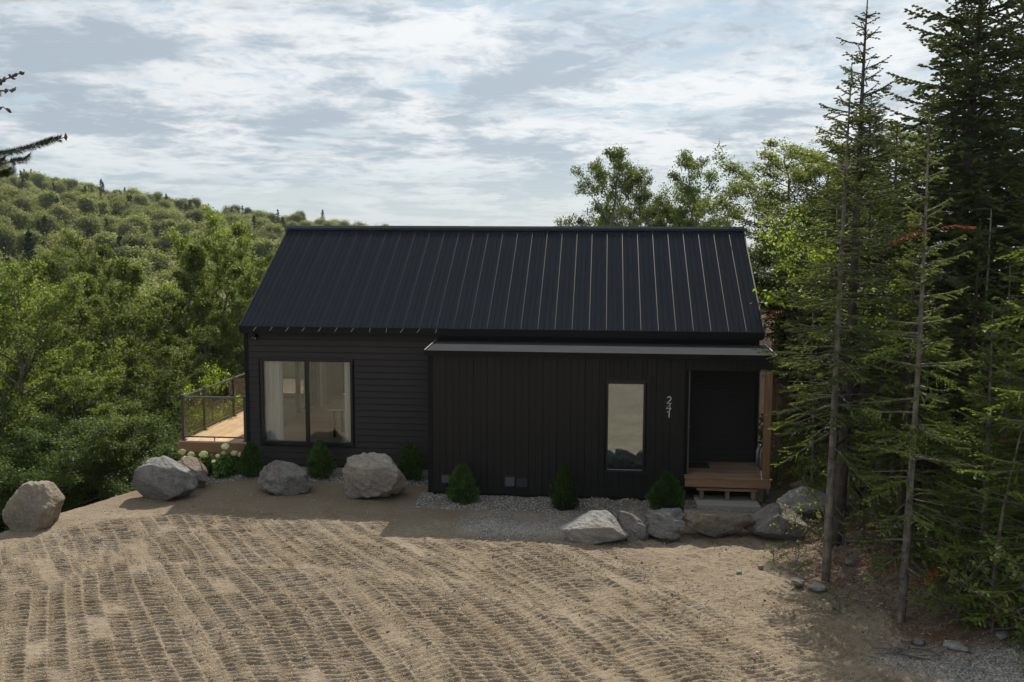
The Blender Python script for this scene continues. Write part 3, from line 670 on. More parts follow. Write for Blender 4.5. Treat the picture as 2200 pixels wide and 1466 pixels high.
# ---------------------------------------------------------------- side deck with glass railing
DZ=.745; DX0,DX1,DY0,DY1=-10.14,-8.47,1.40,11.7
deck=empty('wooden_deck',(-9.3,1.4,0),label='raised cedar deck with glass railing wrapping the left end of the house',cat='deck')
dinv=Matrix.Translation((9.3,-1.4,0))
def db(name,mat,*b,bev=0,par=None):
    o=BX(name,mat,par or deck,*b,bev=bev)
    if par is None: o.matrix_parent_inverse=dinv
    return o
x=DX0
while x<DX1-.02: db('deck_board',m_deck,x,min(x+.139,DX1)-.006,DY0,DY1,DZ-.03,DZ); x+=.139
x=DX1
while x<-2.6: db('deck_board',m_deck,x,x+.133,BYK-.2,DY1,DZ-.03,DZ); x+=.139
db('front_beam',m_beam,DX0-.005,DX1+.03,DY0-.035,DY0-.003,DZ-.27,DZ-.032,bev=.004); db('nosing_board',m_deck,DX0-.03,DX1+.03,DY0-.05,DY0-.004,DZ-.030,DZ-.001)
db('side_beam',m_beam,DX0-.035,DX0-.006,DY0-.03,DY1,DZ-.27,DZ-.032)
for y in (DY0+.06,4.6,7.9,11.4):
    for xx in ((DX0,) if y>2 else (DX0,)): db('deck_post',m_post,xx,xx+.14,y-.07,y+.07,gz(xx,y)-.3,DZ-.27)
for y in np.arange(1.9,11.4,.6): db('joist',m_raw,DX0+.0,DX1,y,y+.04,DZ-.24,DZ-.035)
o=MB().tube([(-8.62,1.52,gz(-8.62,1.5)-.2),(-8.62,1.52,DZ-.24)],.035,10).obj('steel_post',m_steel,deck,True); o.matrix_parent_inverse=dinv
rl=bpy.data.objects.new('railing',None); COL.objects.link(rl); rl.parent=deck; rl.matrix_parent_inverse=dinv
def rpost(x,y):
    b=MB(); b.box(x-.03,x+.03,y-.03,y+.03,DZ+.012,DZ+1.09); b.box(x-.065,x+.065,y-.065,y+.065,DZ+.001,DZ+.012); b.box(x-.036,x+.036,y-.036,y+.036,DZ+1.09,DZ+1.115); b.obj('rail_post',m_rail,rl)
def rspan(a,b):
    (xa,ya),(xb,yb)=a,b; hx=.028 if xa==xb else 0; hy=.028 if ya==yb else 0
    ex_=.03 if ya==yb else 0; ey_=.03 if xa==xb else 0
    x0,x1=min(xa,xb)+ex_,max(xa,xb)-ex_; y0,y1=min(ya,yb)+ey_,max(ya,yb)-ey_
    BX('top_rail',painted('satin_rail_top',(.09,.085,.08),.25,.1,metal=.3) if False else m_railtop,rl,x0-hx,x1+hx,y0-hy,y1+hy,DZ+1.05,DZ+1.085,bev=.006)
    BX('bottom_rail',m_rail,rl,x0-hx*.6,x1+hx*.6,y0-hy*.6,y1+hy*.6,DZ+.075,DZ+.105)
    BX('glass_panel',m_railglass,rl,x0-(.003 if hx else -.012),x1+(.003 if hx else -.012),y0-(.003 if hy else -.012),y1+(.003 if hy else -.012),DZ+.106,DZ+1.049)
    mx_,my_=(x0+x1)/2,(y0+y1)/2; BX('rail_foot',m_rail,rl,mx_-.01,mx_+.01,my_-.01,my_+.01,DZ+.001,DZ+.074)
m_railtop=painted('satin_rail_top',(.07,.068,.07),.22,.1,spec=.8)
rx=-10.08; pts=[(-8.53,1.46),(rx,1.46),(rx,2.70),(rx,4.65),(rx,6.60),(rx,8.55),(rx,10.4),(rx,11.62),(-8.3,11.62),(-6.4,11.62),(-4.5,11.62),(-2.65,11.62)]
for p in pts: rpost(*p)
for a,b in zip(pts[:-1],pts[1:]): rspan(a,b)
# ---------------------------------------------------------------- boulders
def ico(sub):
    import bmesh
    bm=bmesh.new(); bmesh.ops.create_icosphere(bm,subdivisions=sub,radius=1); bm.verts.ensure_lookup_table()
    v=np.array([x.co[:] for x in bm.verts]); f=np.array([[q.index for q in p.verts] for p in bm.faces]); bm.free(); return v,f
ICO=ico(6); ICO4=ico(3)
def rockmesh(name,w,d,h,planes,seed,mat,rough=1.,ico_=None,nplanes=9):
    v,f=ico_ or ICO; rng=np.random.default_rng(seed)
    n=[];dd=[]
    for _ in range(nplanes+7):
        q=rng.normal(size=3); q/=np.linalg.norm(q); n.append(q); dd.append(rng.uniform(.62,.95))
    for p in planes: q=np.array(p[:3],float); n.append(q/np.linalg.norm(q)); dd.append(p[3])
    n=np.array(n);dd=np.array(dd)
    # warp directions a little so that facets are not perfectly flat
    off=seed*3.7
    def nz3(p,o,s):
        return fbm(p[:,0]*s+off+3*p[:,2]*.7,p[:,1]*s-off+p[:,2]*s,o,seed)-.5
    k=v@n.T; k=np.where(k>1e-3,dd[None]/np.maximum(k,1e-3),9.)
    r=1/np.power(np.sum(np.power(np.minimum(np.concatenate([k,np.full((len(v),1),1.05)],1),4.),-60),1),1/60)
    P=v*r[:,None]
    big=nz3(P,3,1.4)*.12+nz3(P[:,[2,0,1]],3,2.3)*.09
    rid=-np.abs(nz3(P[:,[1,2,0]],4,2.1))*.22
    crk=nz3(P,5,6.)*.05+nz3(P[:,[2,1,0]],4,13.)*.028
    step=np.floor((P[:,2]*.8+P[:,0]*.35+nz3(P,3,1.6)*1.2)*4.5)/4.5; stp=(step-(P[:,2]*.8+P[:,0]*.35))*.09
    P=P*(1+(big+rid+crk+stp)*rough)[:,None]
    mn,mx=P.min(0),P.max(0); P=(P-(mn+mx)/2)/(mx-mn)*np.array([w,d,h])
    me=meshnp(name,P,f,mat,True)
    return me
def boulder(x,y,w,d,h,mat,label,seed,planes=(),rz=0,tilt=0,sink=.08,rough=1.,npl=9,dz=0,group='large boulders placed along the yard'):
    me=rockmesh('boulder',w,d,h+sink,planes,seed,mat,rough,None,npl)
    o=link('boulder',me); o.location=(x,y,gz(x,y)+(h-sink)/2+dz); o.rotation_euler=(0,tilt,rz)
    tag(o,label,'boulder',group); return o
# planes: (nx,ny,nz,distance); ny<0 faces the camera
boulder(-11.05,-3.15,1.02,.85,.88,m_st_tan,'rounded tan boulder leaning alone at the far left edge of the yard',33,[(0,-1,.1,.72),(.9,0,.5,.80),(-.7,0,-.7,.72),(0,0,-1,.6),(.1,0,1,.85)],0,-.10,.14,.8)
boulder(-11.42,-4.45,.6,.5,.42,m_st_pale,'small pale stone cut off by the left picture edge',12,[(1,0,.6,.6)])
boulder(-9.45,-.85,1.42,1.0,.90,m_st_gray,'big blue-grey boulder with a brown seam, left of the hydrangeas',13,[(0,-1,.15,.62),(-.9,-.1,.35,.8),(.3,-.4,.9,.68),(.8,-.5,.1,.8),(-.2,-.2,.95,.72)],0,-.03,.18)
boulder(-9.28,.0,.85,.75,.66,m_st_rust,'rusty brown boulder tucked behind the blue-grey one',14,[(.7,0,.7,.6),(0,-1,.3,.7)],.2,.2)
boulder(-6.98,-.22,1.30,.9,.70,m_st_brn,'low grey-brown boulder in front of the big window',15,[(.55,-.3,.75,.72),(-.8,-.2,.5,.78),(0,-1,.1,.7),(0,-.3,1,.75)],0,.03,.05)
boulder(-4.90,-.42,1.40,1.0,.98,m_st_beige,'large beige boulder with a flat ledge on top, left of the black wing',16,[(0,-.35,1,.62),(0,-1,-.25,.72),(-.9,0,.2,.82),(.8,0,.6,.8),(.6,-.3,-.7,.75)],0,.06,.04,1.15)
g2='boulder row before the porch'
boulder(-.09,-2.92,1.30,.75,.56,m_st_pale,'pale grey angular boulder, leftmost of the row before the porch',17,[(-.7,-.3,.75,.55),(-.1,-.5,.9,.62),(.75,-.3,.6,.7),(0,-1,-.2,.75)],0,.05,.06,.8,group=g2)
boulder(.62,-2.70,.66,.6,.52,m_st_brn,'narrow brown boulder wedged beside the pale angular one',18,[(0,-1,.1,.7),(.3,0,1,.75)],0,0,.08,group=g2)
boulder(1.16,-2.60,.92,.7,.52,m_st_gray,'dark grey and brown hollowed boulder, third of the row before the porch',19,[(-.3,-1,.3,.55),(.7,-.3,.6,.75),(0,0,1,.75)],0,-.08,.08,1.3,group=g2)
boulder(2.22,-2.42,1.42,.7,.50,m_st_rust,'long flat-topped rusty brown boulder straight before the porch steps',20,[(0,-1,-.25,.62),(0,.1,1,.62),(-.7,-.4,.3,.82),(.8,-.2,-.5,.8)],0,.02,.07,.8,group=g2)
boulder(3.36,-2.40,1.22,.9,.62,m_st_brn,'peaked grey-brown boulder at the right end of the row',21,[(-.72,-.1,.75,.42),(.6,-.3,.75,.6),(0,-1,.2,.7)],0,0,.08,.9,group=g2)
boulder(4.15,-1.05,1.25,.9,.62,m_st_pale,'broad grey boulder behind the peaked one, at the wood edge',22,[(0,-.5,.9,.65),(-.7,0,.7,.7)],.1,-.1,.1,group=g2)
boulder(4.47,.95,.52,.45,.30,m_st_tan,'small round reddish boulder at the foot of the earth bank',23,[],0,0,.05,group=g2)
boulder(5.15,-.55,.75,.6,.46,m_st_gray,'sloping grey boulder half hidden behind the front tree trunks',24,[(.7,0,.7,.5)],0,.2,.1,group=g2)
boulder(4.95,.35,.55,.4,.30,m_st_gray,'small blue-grey boulder behind the round reddish one',25,[],0,0,.1,group=g2)
lab=['flat pale rock beside the forest litter, nearest the front trunk','brown rock touching the flat pale one','long flat pale rock at the lower right gravel edge','rounded pale rock at the lower right corner by the saplings','grey rock beside the dry sticks','small white rock on the open yard right of the tracks','small grey rock below the peaked boulder','dull brown rock under the front trunks']
for i,(x,y,w_,h_,m_) in enumerate([(3.50,-5.2,.30,.12,m_st_pale),(3.24,-5.08,.20,.15,m_st_brn),(4.87,-7.45,.30,.10,m_st_pale),(5.52,-7.3,.18,.10,m_st_pale),(4.45,-7.2,.17,.09,m_st_gray),(2.35,-4.6,.09,.06,m_st_pale),(2.75,-4.35,.11,.08,m_st_gray),(4.30,-4.2,.22,.13,m_st_brn)]):
    me=rockmesh('rock',w_*1.15,w_*.9,h_*.8+.03,[(0,0,1,.6)],40+i,m_,1.3,ICO4,8); o=link('rock',me); o.location=(x,y,float(gzn(np.array([x]),np.array([y]))[0])+h_/2-.02); o.rotation_euler=(0,0,i*1.3)
    tag(o,lab[i],'rock','loose rocks at the wood edge')
# ---------------------------------------------------------------- plants: leaf and needle geometry
def quads_leaf(c,a,nrm,l,wd,fold=.25):
    b=np.cross(nrm,a); b/=np.linalg.norm(b,axis=1,keepdims=True)+1e-9
    l=l[:,None];wd=wd[:,None]
    return np.stack([c-a*l*.5,c+b*wd*.5+nrm*wd*fold*.5,c+a*l*.5-nrm*l*.12,c-b*wd*.5+nrm*wd*fold*.5],1)
def finish(name,Q,mat,rng,extra=None):
    n=len(Q); V=Q.reshape(-1,3); F=np.arange(n*4).reshape(-1,4)
    me=meshnp(name,V,F,mat); tn=rng.random(n).astype(np.float32)
    if extra is not None: tn=np.clip(tn*.6+extra*.5,0,1.1).astype(np.float32)
    a=me.attributes.new('tint','FLOAT','FACE'); a.data.foreach_set('value',tn); return me
def unit(v): return v/(np.linalg.norm(v,axis=-1,keepdims=True)+1e-9)
class TB:
    """tapered tubes collected for one trunk mesh"""
    def __init__(s): s.V=[];s.F=[];s.k=0
    def tube(s,P,r,seg=5):
        P=np.asarray(P,float); n=len(P); d=np.gradient(P,axis=0); d=unit(d); ref=np.array([.31,.17,.93]) if abs(d[0,2])<.8 else np.array([1.,.1,0])
        u=unit(np.cross(d,ref)); v=np.cross(d,u); a=np.arange(seg)*2*math.pi/seg
        ring=P[:,None]+(u[:,None]*np.cos(a)[None,:,None]+v[:,None]*np.sin(a)[None,:,None])*np.asarray(r)[:,None,None]
        s.V.append(ring.reshape(-1,3)); i=np.arange(n-1)[:,None]*seg; j=np.arange(seg)[None]; jn=(j+1)%seg
        s.F.append(np.stack([i+j,i+jn,i+seg+jn,i+seg+j],-1).reshape(-1,4)+s.k); s.k+=n*seg
    def mesh(s,name,mat): return meshnp(name,np.concatenate(s.V),np.concatenate(s.F),mat,True)
def broadleaf(seed,H,Rr,base=.25,leaf=.09,nl=26000,wild=.3,nprim=24,upness=.6,prof=None,wood=None,leafm=None,spread=.15,r0=None,tseg=3):
    rng=np.random.default_rng(seed); tb=TB()
    n=14; t=np.linspace(0,1,n); wx=np.cumsum(rng.normal(size=n))*.012*H; wy=np.cumsum(rng.normal(size=n))*.012*H
    T=np.stack([wx*t,wy*t,t*H*.96],1); r0=r0 or H*.011+.02
    tb.tube(T,r0*(1-t)**.8*1.0+.006,8)
    prof=prof or (lambda q:(math.sin(math.pi*min(1,q*.86+.12)))**.75)
    tw=[]
    ga=rng.uniform(0,6)
    for i in range(nprim):
        q=(i+rng.uniform(-.3,.3))/nprim; q=min(max(q,0),1); ht=base+(1-base)*q*.97
        p0=np.array([np.interp(ht,t,T[:,k]) for k in range(3)]); ga+=2.4+rng.normal()*.3
        Lp=Rr*prof(q)*rng.uniform(1-wild,1+wild*.7)+.25; el=upness*(.35+.9*q)+rng.normal()*.12
        d=np.array([math.cos(ga)*math.cos(el),math.sin(ga)*math.cos(el),math.sin(el)])
        m=6; s=np.linspace(0,1,m)[:,None]; side=unit(np.cross(d,[0,0,1]))
        P=p0+d*Lp*s+np.array([0,0,1])*(s**2)*Lp*rng.uniform(-.05,.28)+side*np.sin(s*3)*Lp*rng.normal()*.06
        rr=r0*(1-ht)*.5+.010; tb.tube(P,np.linspace(rr,.006,m),5)
        ns=max(3,int(4+Lp*2.4))
        for j in range(ns):
            f=rng.uniform(.28,1.); q0=np.array([np.interp(f,s[:,0],P[:,k]) for k in range(3)]); az=rng.uniform(0,6.28)
            dv=unit(d*.55+side*math.cos(az)*.9+np.array([0,0,1])*(math.sin(az)*.6+.25)); L2=Lp*rng.uniform(.22,.42)*(1.15-f*.5)
            P2=np.stack([q0,q0+dv*L2*.5,q0+dv*L2+np.array([0,0,.06*L2])]); tb.tube(P2,[.011,.007,.003],3) if tseg else None
            tw.append((q0+dv*L2*.25,dv,L2*.8))
            for _ in range(4):
                g=rng.uniform(.25,1); q1=q0+dv*L2*g; d3=unit(dv*.5+rng.normal(size=3)*.75); tw.append((q1,d3,L2*rng.uniform(.4,.7)))
    A=np.array([x[0] for x in tw]); D=np.array([x[1] for x in tw]); Ls=np.array([x[2] for x in tw])
    dens=rng.uniform(.15,1.5,len(tw))**1.6*(Ls+.15); idx=rng.choice(len(tw),nl,p=dens/dens.sum())
    c=A[idx]+D[idx]*(Ls[idx]*rng.uniform(.05,1.05,nl))[:,None]+rng.normal(size=(nl,3))*np.array([spread,spread,spread*.6])
    cen=np.array([0,0,H*.5]); out=unit(c-cen-np.array([T[-1,0],T[-1,1],0])*.5)
    a=unit(rng.normal(size=(nl,3))+D[idx]*.6-np.array([0,0,.35])); nr=unit(rng.normal(size=(nl,3))*.55+np.array([0,0,.7])+out*.6); nr=unit(nr-a*np.sum(nr*a,1,keepdims=True))
    sz=leaf*rng.uniform(.65,1.3,nl)
    Q=quads_leaf(c,a,nr,sz,sz*.68)
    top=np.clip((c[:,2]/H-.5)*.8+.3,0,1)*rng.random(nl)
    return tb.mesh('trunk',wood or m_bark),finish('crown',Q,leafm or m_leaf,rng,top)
def conifer(seed,H,Rr,base=.05,sparse=1.,droop=.25,piece=.085,pw=.036,step=.30,mat=None,wood=None,power=.85,topgap=0,deadlow=0,nbr=6,r0=None,dens=1.):
    rng=np.random.default_rng(seed); tb=TB(); n=12; t=np.linspace(0,1,n)
    lean=rng.normal(size=2)*.01*H; T=np.stack([lean[0]*t+np.sin(t*5+seed)*.015*H*.3,lean[1]*t,t*H],1); r0=r0 or H*.009+.03
    tb.tube(T,r0*(1-t)**.9+.007,8); C=[];A=[];NN=[];LL=[];WW=[];tn=[]
    z=base*H; ga=rng.uniform(0,6)
    while z<H-.12:
        q=(z/H-base)/(1-base); rad=Rr*((1-q)**power)*(.9+.2*rng.random())+.10
        k=max(3,int(nbr*rng.uniform(.7,1.2)*(sparse if q<.85 else 1)))
        if topgap and q>topgap: k=max(2,k-2); rad*=rng.uniform(.55,1.1)
        for j in range(k):
            ga+=2.399+rng.normal()*.25; L=rad*rng.uniform(.5,1.12); zz=z+rng.uniform(-.22,.22)
            if q<.25 and rng.random()<deadlow:
                p0=np.array([np.interp(zz/H,t,T[:,0]),np.interp(zz/H,t,T[:,1]),zz]); dd=np.array([math.cos(ga),math.sin(ga),rng.uniform(-.2,.3)])
                s=np.linspace(0,1,4)[:,None]; tb.tube(p0+dd*L*.7*s+rng.normal(size=(4,3))*.03*s,[.010,.008,.005,.002],3); continue
            el=.55*q-.12+rng.normal()*.08; d=np.array([math.cos(ga),math.sin(ga),0]); sd_=np.array([-d[1],d[0],0])
            p0=np.array([np.interp(zz/H,t,T[:,0]),np.interp(zz/H,t,T[:,1]),zz])
            m=7; s=np.linspace(0,1,m); hz=math.sin(el)*L*s-droop*L*s**1.6*(1-q)*.8+.16*L*s**3
            P=p0+d*(L*math.cos(el)*s)[:,None]+np.array([0,0,1])*hz[:,None]+sd_*(np.sin(s*2.5)*L*rng.normal()*.05)[:,None]
            tb.tube(P,np.linspace(.012+.01*L,.003,m),3)
            # side twigs in the plane of the frond
            ntw=max(3,int(L/.085*dens)); fr=np.sort(rng.uniform(.10,1.,ntw))
            for w_i,f in enumerate(fr):
                q0=np.array([np.interp(f,s,P[:,x]) for x in range(3)]); sg=1 if w_i%2 else -1
                l2=min(.62,(L*.42*(1.08-f)+.06))*rng.uniform(.6,1.15); dv=unit(d*.75+sd_*sg*.75+np.array([0,0,rng.normal()*.16-.10*(1-q)]))
                cnt=max(1,int(l2/(piece*.72)))
                u=(np.arange(cnt)+.5)/cnt
                pts=q0+dv*(u*l2)[:,None]-np.array([0,0,1])*(.10*l2*u**2)[:,None]
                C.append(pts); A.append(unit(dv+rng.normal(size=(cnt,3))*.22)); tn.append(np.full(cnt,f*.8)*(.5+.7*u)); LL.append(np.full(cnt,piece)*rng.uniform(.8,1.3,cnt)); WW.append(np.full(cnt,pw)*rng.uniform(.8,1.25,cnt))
            cnt=max(2,int(L/(piece*.7))); u=(np.arange(cnt)+.5)/cnt; pts=np.stack([np.interp(u,s,P[:,x]) for x in range(3)],1)
            C.append(pts); A.append(unit(d+rng.normal(size=(cnt,3))*.25)); tn.append(u*.8); LL.append(np.full(cnt,piece)); WW.append(np.full(cnt,pw))
        z+=step*rng.uniform(.7,1.25)*(1 if q<.8 else .8)
    cnt=8; u=np.linspace(.0,1,cnt); C.append(np.stack([np.full(cnt,T[-1,0]),np.full(cnt,T[-1,1]),H-.5+u*.55],1)); A.append(np.tile([0,0,1.],(cnt,1))+rng.normal(size=(cnt,3))*.1); tn.append(u*0+.5); LL.append(np.full(cnt,piece)); WW.append(np.full(cnt,pw))
    C=np.concatenate(C);A=unit(np.concatenate(A));tn=np.concatenate(tn);LL=np.concatenate(LL);WW=np.concatenate(WW); N_=len(C)
    nr=unit(rng.normal(size=(N_,3))*.35+np.array([0,0,1.])); nr=unit(nr-A*np.sum(nr*A,1,keepdims=True)); b=np.cross(nr,A)
    def strip(side):
        l=LL[:,None]; w_=WW[:,None]; return np.stack([C-A*l*.5,C-A*l*.05+side*w_*.62,C+A*l*.6,C-A*l*.05-side*w_*.62],1)
    b2=unit(nr*.8+b*.35)
    Q=np.concatenate([strip(b),strip(b2)]); tn=np.concatenate([tn,tn])
    return tb.mesh('trunk',wood or m_barkd),finish('crown',Q,mat or m_fir,rng,tn)
def frond(seed,L,mat,name='dead_branch'):
    """one fan shaped conifer branch along +x"""
    rng=np.random.default_rng(seed); C=[];A=[]
    for f in np.linspace(.1,1,int(L/.035)):
        sg=1 if rng.random()<.5 else -1; l2=(L*.45*(1.1-f)+.06)*rng.uniform(.6,1.1); dv=unit(np.array([.75,.75*sg,rng.normal()*.2-.1])); cnt=max(1,int(l2/.05)); u=(np.arange(cnt)+.5)/cnt
        C.append(np.array([f*L,0,-.15*L*f*f])+dv*(u*l2)[:,None]-np.array([0,0,1])*(.2*l2*u**2)[:,None]); A.append(unit(dv+rng.normal(size=(cnt,3))*.3))
    C=np.concatenate(C);A=np.concatenate(A); n=len(C); nr=unit(rng.normal(size=(n,3))*.4+np.array([0,0,1.])); nr=unit(nr-A*np.sum(nr*A,1,keepdims=True)); b=np.cross(nr,A); b2=unit(nr+b*.3)
    Q=np.concatenate([np.stack([C-A*.03,C+s*.014,C+A*.035,C-s*.014],1) for s in (b,b2)])
    return finish(name,Q,mat,rng)
def plant(name,meshes,x,y,z,rz,label,cat,group,sc=1.,names=('trunk','crown')):
    t=empty(name,(x,y,z),rz,label,cat,group); t.scale=(sc,)*3 if not isinstance(sc,tuple) else sc
    for nm,me in zip(names,meshes): link(nm,me,t)
    return t

def hillcrown(seed,H,Rr,mat,n=3600,lobes=11,leaf=.27,wood=None,tall=1.):
    """distant broadleaf: leaves laid over the surfaces of several overlapping boughs"""
    rng=np.random.default_rng(seed); tb=TB(); tb.tube(np.array([[0,0,-.4],[.1,0,H*.5],[0,.1,H*.85]]),[.16,.11,.03],5)
    zc=rng.uniform(.42,.86,lobes)*H; rr=Rr*rng.uniform(.16,.40,lobes); az=rng.uniform(0,6.28,lobes); ro=(Rr-rr)*np.clip(1.5-(zc/H)*1.25,.1,1)*rng.uniform(.25,1.25,lobes)
    Cc=np.stack([ro*np.cos(az),ro*np.sin(az),zc],1); k=rng.choice(lobes,n,p=rr**2/np.sum(rr**2)); d=unit(rng.normal(size=(n,3))); d[:,2]=np.where(d[:,2]<-.35,-d[:,2],d[:,2])
    c=Cc[k]+d*(rr[k]*(.95+.28*rng.normal(size=n)))[:,None]*np.array([1,1,tall]); nr=unit(d*.6+rng.normal(size=(n,3))*.6+np.array([0,0,.65])); a=unit(np.cross(nr,rng.normal(size=(n,3)))); l=leaf*rng.uniform(.6,1.3,n)
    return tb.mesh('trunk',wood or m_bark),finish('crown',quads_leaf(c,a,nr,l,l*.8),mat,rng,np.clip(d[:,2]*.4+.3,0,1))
# ---------------------------------------------------------------- planting: left valley trees
BA=broadleaf(101,9.,2.9,.06,.085,46000,.3,34,.62,spread=.09)
BB=broadleaf(102,8.,2.4,.10,.085,36000,.35,28,.7,spread=.09)
BC=broadleaf(103,9.5,2.1,.15,.085,30000,.35,26,.95,spread=.09,prof=lambda q:(1-q)**.55*min(1,q*4+.3))
BD=broadleaf(104,5.,2.2,.02,.08,24000,.4,22,.5,leafm=m_leaf2,spread=.14)
SRC={'A':(BA,9.),'B':(BB,8.),'C':(BC,9.5),'D':(BD,5.)}
GL='leafy trees on the slope left of the house'
left=[('A',-15.4,3.2,5.0,'large round maple nearest the left picture edge, behind the tan boulder'),
('B',-14.3,6.4,3.8,'round maple right of the nearest left one, its crown sloping down to the deck'),
('C',-18.6,10.6,4.6,'slim tree rising between the two round maples'),
('B',-22.0,17.6,5.3,'pale-topped tree far left, behind the round maples'),
('C',-17.8,15.2,5.1,'upright tree with yellow-green tip left of the tallest valley trees'),
('C',-16.2,14.3,5.6,'dark green upright tree, middle of the valley trees left of the roof'),
('B',-15.8,17.6,6.2,'tallest valley tree with a broad crown left of the roof'),
('C',-15.9,20.6,5.7,'feathery tall tree just behind the tallest valley tree'),
('B',-12.6,14.7,4.6,'tree whose crown touches the left slope of the roof'),
('B',-14.3,9.2,2.1,'low leafy tree below the tallest ones, left of the deck'),
('A',-14.2,12.2,2.6,'broad low tree behind the deck railing'),
('A',-14.6,16.2,1.9,'broad low tree filling the gap far behind the deck'),
('B',-13.2,18.8,3.4,'leafy tree right behind the deck corner, under the roof edge'),
('A',-18.0,5.4,4.9,'large maple cut off by the left picture edge'),
('B',-21.4,12.5,4.2,'leafy tree deep left between the nearest and farthest maples'),
('C',-24.5,15.8,4.8,'slender tree at the left edge behind the maples'),
('D',-12.9,.6,1.3,'dark leafy bush behind the tan boulder'),('D',-12.5,1.9,1.1,'dark bush between the tan and blue-grey boulders'),
('D',-12.2,3.6,.7,'dark bush behind the blue-grey boulder'),('D',-12.3,6.3,.6,'dark bush in the shade left of the deck post'),
('D',-11.8,8.6,.2,'dark bush far under the deck railing'),('B',-13.3,2.6,2.3,'young leafy tree between the nearest maple and the boulders'),
('D',-14.5,-1.2,.6,'dark bush at the left edge beyond the tan boulder'),('D',-15.0,1.2,1.6,'dark bush under the nearest maple'),
('D',-10.9,10.8,-.3,'dark bush below the far end of the deck'),('D',-13.4,4.6,1.4,'dark undergrowth bush below the second maple')]
for i,(k,x,y,zt,lb) in enumerate(left):
    ms,H=SRC[k]; g=gz(x,y)-.1; s=(zt-g)/H; w_=max(.72,min(1.15,s if k!='D' else s*1.0)); 
    if k in 'D': w_=min(1.2,max(.8,s))
    plant('leafy_tree' if k!='D' else 'leafy_bush',ms,x,y,g,i*1.9,lb,'tree' if k!='D' else 'bush',GL if k!='D' else 'dark bushes on the slope left of the house',(w_,w_,s))
sap=broadleaf(110,2.6,.55,.1,.05,2200,.4,16,.9,leafm=m_yleaf,spread=.06,r0=.02)
plant('young_tree',sap,-10.65,4.5,gz(-10.65,4.5)-.1,0,'thin yellow-green sapling just outside the deck railing','tree',None,(1,1,(2.05-gz(-10.65,4.5))/2.6),)
# aspens behind the house
AS=broadleaf(120,13,2.2,.3,.082,36000,.4,36,.75,leafm=m_aspen,wood=m_barkp,spread=.10)
AT_=broadleaf(121,12,2.1,.3,.082,32000,.4,30,.6,leafm=m_aspen,wood=m_barkp,spread=.11)
GA='aspens rising behind the roof'
for i,(k,x,y,zt,s,lb) in enumerate([(0,.25,19.4,9.9,1.,'tallest ragged aspen at the left of the group behind the roof'),(1,1.0,20.4,8.6,.8,'leafy aspen leaning right beside the tallest ragged one'),
 (0,2.1,22.4,8.3,.8,'lower aspen in the dip between the two tall aspens'),(1,3.35,21.7,9.6,1.05,'broad tall aspen at the right of the group behind the roof'),(1,3.9,22.7,7.9,.65,'aspen reaching right with open branches'),
 (0,-.5,18.0,6.6,.9,'low aspen at the far left of the group, just over the ridge'),(1,2.5,19.8,7.3,.9,'dense low aspen in front of the right tall one'),(0,5.2,18.5,4.7,.7,'small aspen between the group and the right wood'),(1,1.3,18.0,6.5,.8,'yellowish low aspen just above the ridge')]):
    g=gz(x,y)-.1; H=13 if k==0 else 12; plant('aspen_tree',(AS,AT_)[k],x,y,g,i*2.1,lb,'tree',GA,(s,s,(zt-g)/H))
MPm=broadleaf(130,9,2.1,.25,.088,24000,.45,26,.55,spread=.11)
GM='maples at the edge of the right wood'
for i,(x,y,zt,s,lb) in enumerate([(5.15,7.6,8.5,.9,'maple with open layered branches right of the roof end'),(6.0,7.0,8.3,.9,'maple behind the tall spruce, leaves glowing between its branches'),(5.2,4.4,6.6,.75,'low maple beside the right end of the roof'),(6.6,11.5,5.6,.8,'round maple behind the right end of the ridge'),(5.4,15.0,4.9,.8,'distant maple just right of the ridge end'),(8.6,8.8,9.,1.,'leafy maple deep in the right wood')]):
    g=gz(x,y)-.1; plant('maple_tree',MPm,x,y,g,i*1.3,lb,'tree',GM,(s,s,(zt-g)/9))
# ---------------------------------------------------------------- conifers of the right wood
C1=conifer(201,9.7,1.75,.22,1.,.28,topgap=.82,mat=m_spruce,nbr=7,step=.25,piece=.06,pw=.026,dens=1.15)
C2=conifer(202,8.5,1.2,.30,1.1,.55,mat=m_fir,wood=m_bark,deadlow=.45,nbr=6,step=.28,piece=.06,pw=.026,dens=1.15,r0=.074)
C3=conifer(203,7.4,1.25,.12,1.1,.5,mat=m_fir,wood=m_bark,deadlow=.5,nbr=5,step=.30,piece=.06,pw=.026,dens=1.15,r0=.058)
C4=conifer(204,13.5,3.1,.10,1.2,.25,mat=m_spruce,nbr=8,step=.27,piece=.11,pw=.048,dens=.85,deadlow=.6,power=.65)
C5=conifer(205,6.,1.7,.03,1.1,.22,mat=m_firlight,nbr=6,step=.26,wood=m_bark,piece=.065,pw=.028)
C7=conifer(207,8.,1.7,.48,1.1,.3,mat=m_fir,nbr=6,step=.3,piece=.085,pw=.036,dens=.9)
C6=conifer(206,8.,1.9,.10,1.1,.3,mat=m_fir,nbr=6,step=.3,deadlow=.5,piece=.095,pw=.04,dens=.9)
GC='conifers of the wood right of the house'
def con(ms,H,x,y,zt,s,label,rz=0,group=GC,name='fir_tree'):
    g=gz(x,y)-.08; return plant(name,ms,x,y,g,rz,label,'tree',group,(s,s,(zt-g)/H))
con(C1,9.7,4.28,-3.15,9.85,1.,'tall spruce with a bare spiky top, first from the left above the wood',.4,name='spruce_tree')
tB=con(C2,8.5,3.72,-4.78,8.4,.95,'slim pale-trunked fir standing foremost beside the boulders',1.)
tC=con(C3,7.4,4.48,-6.40,7.5,.92,'slim fir with a thin straight trunk and a red dead branch, nearest the yard',2.)
tD=con(C4,13.5,7.0,-.9,13.2,1.,'huge dark spruce towering over the right wood',0,name='spruce_tree')
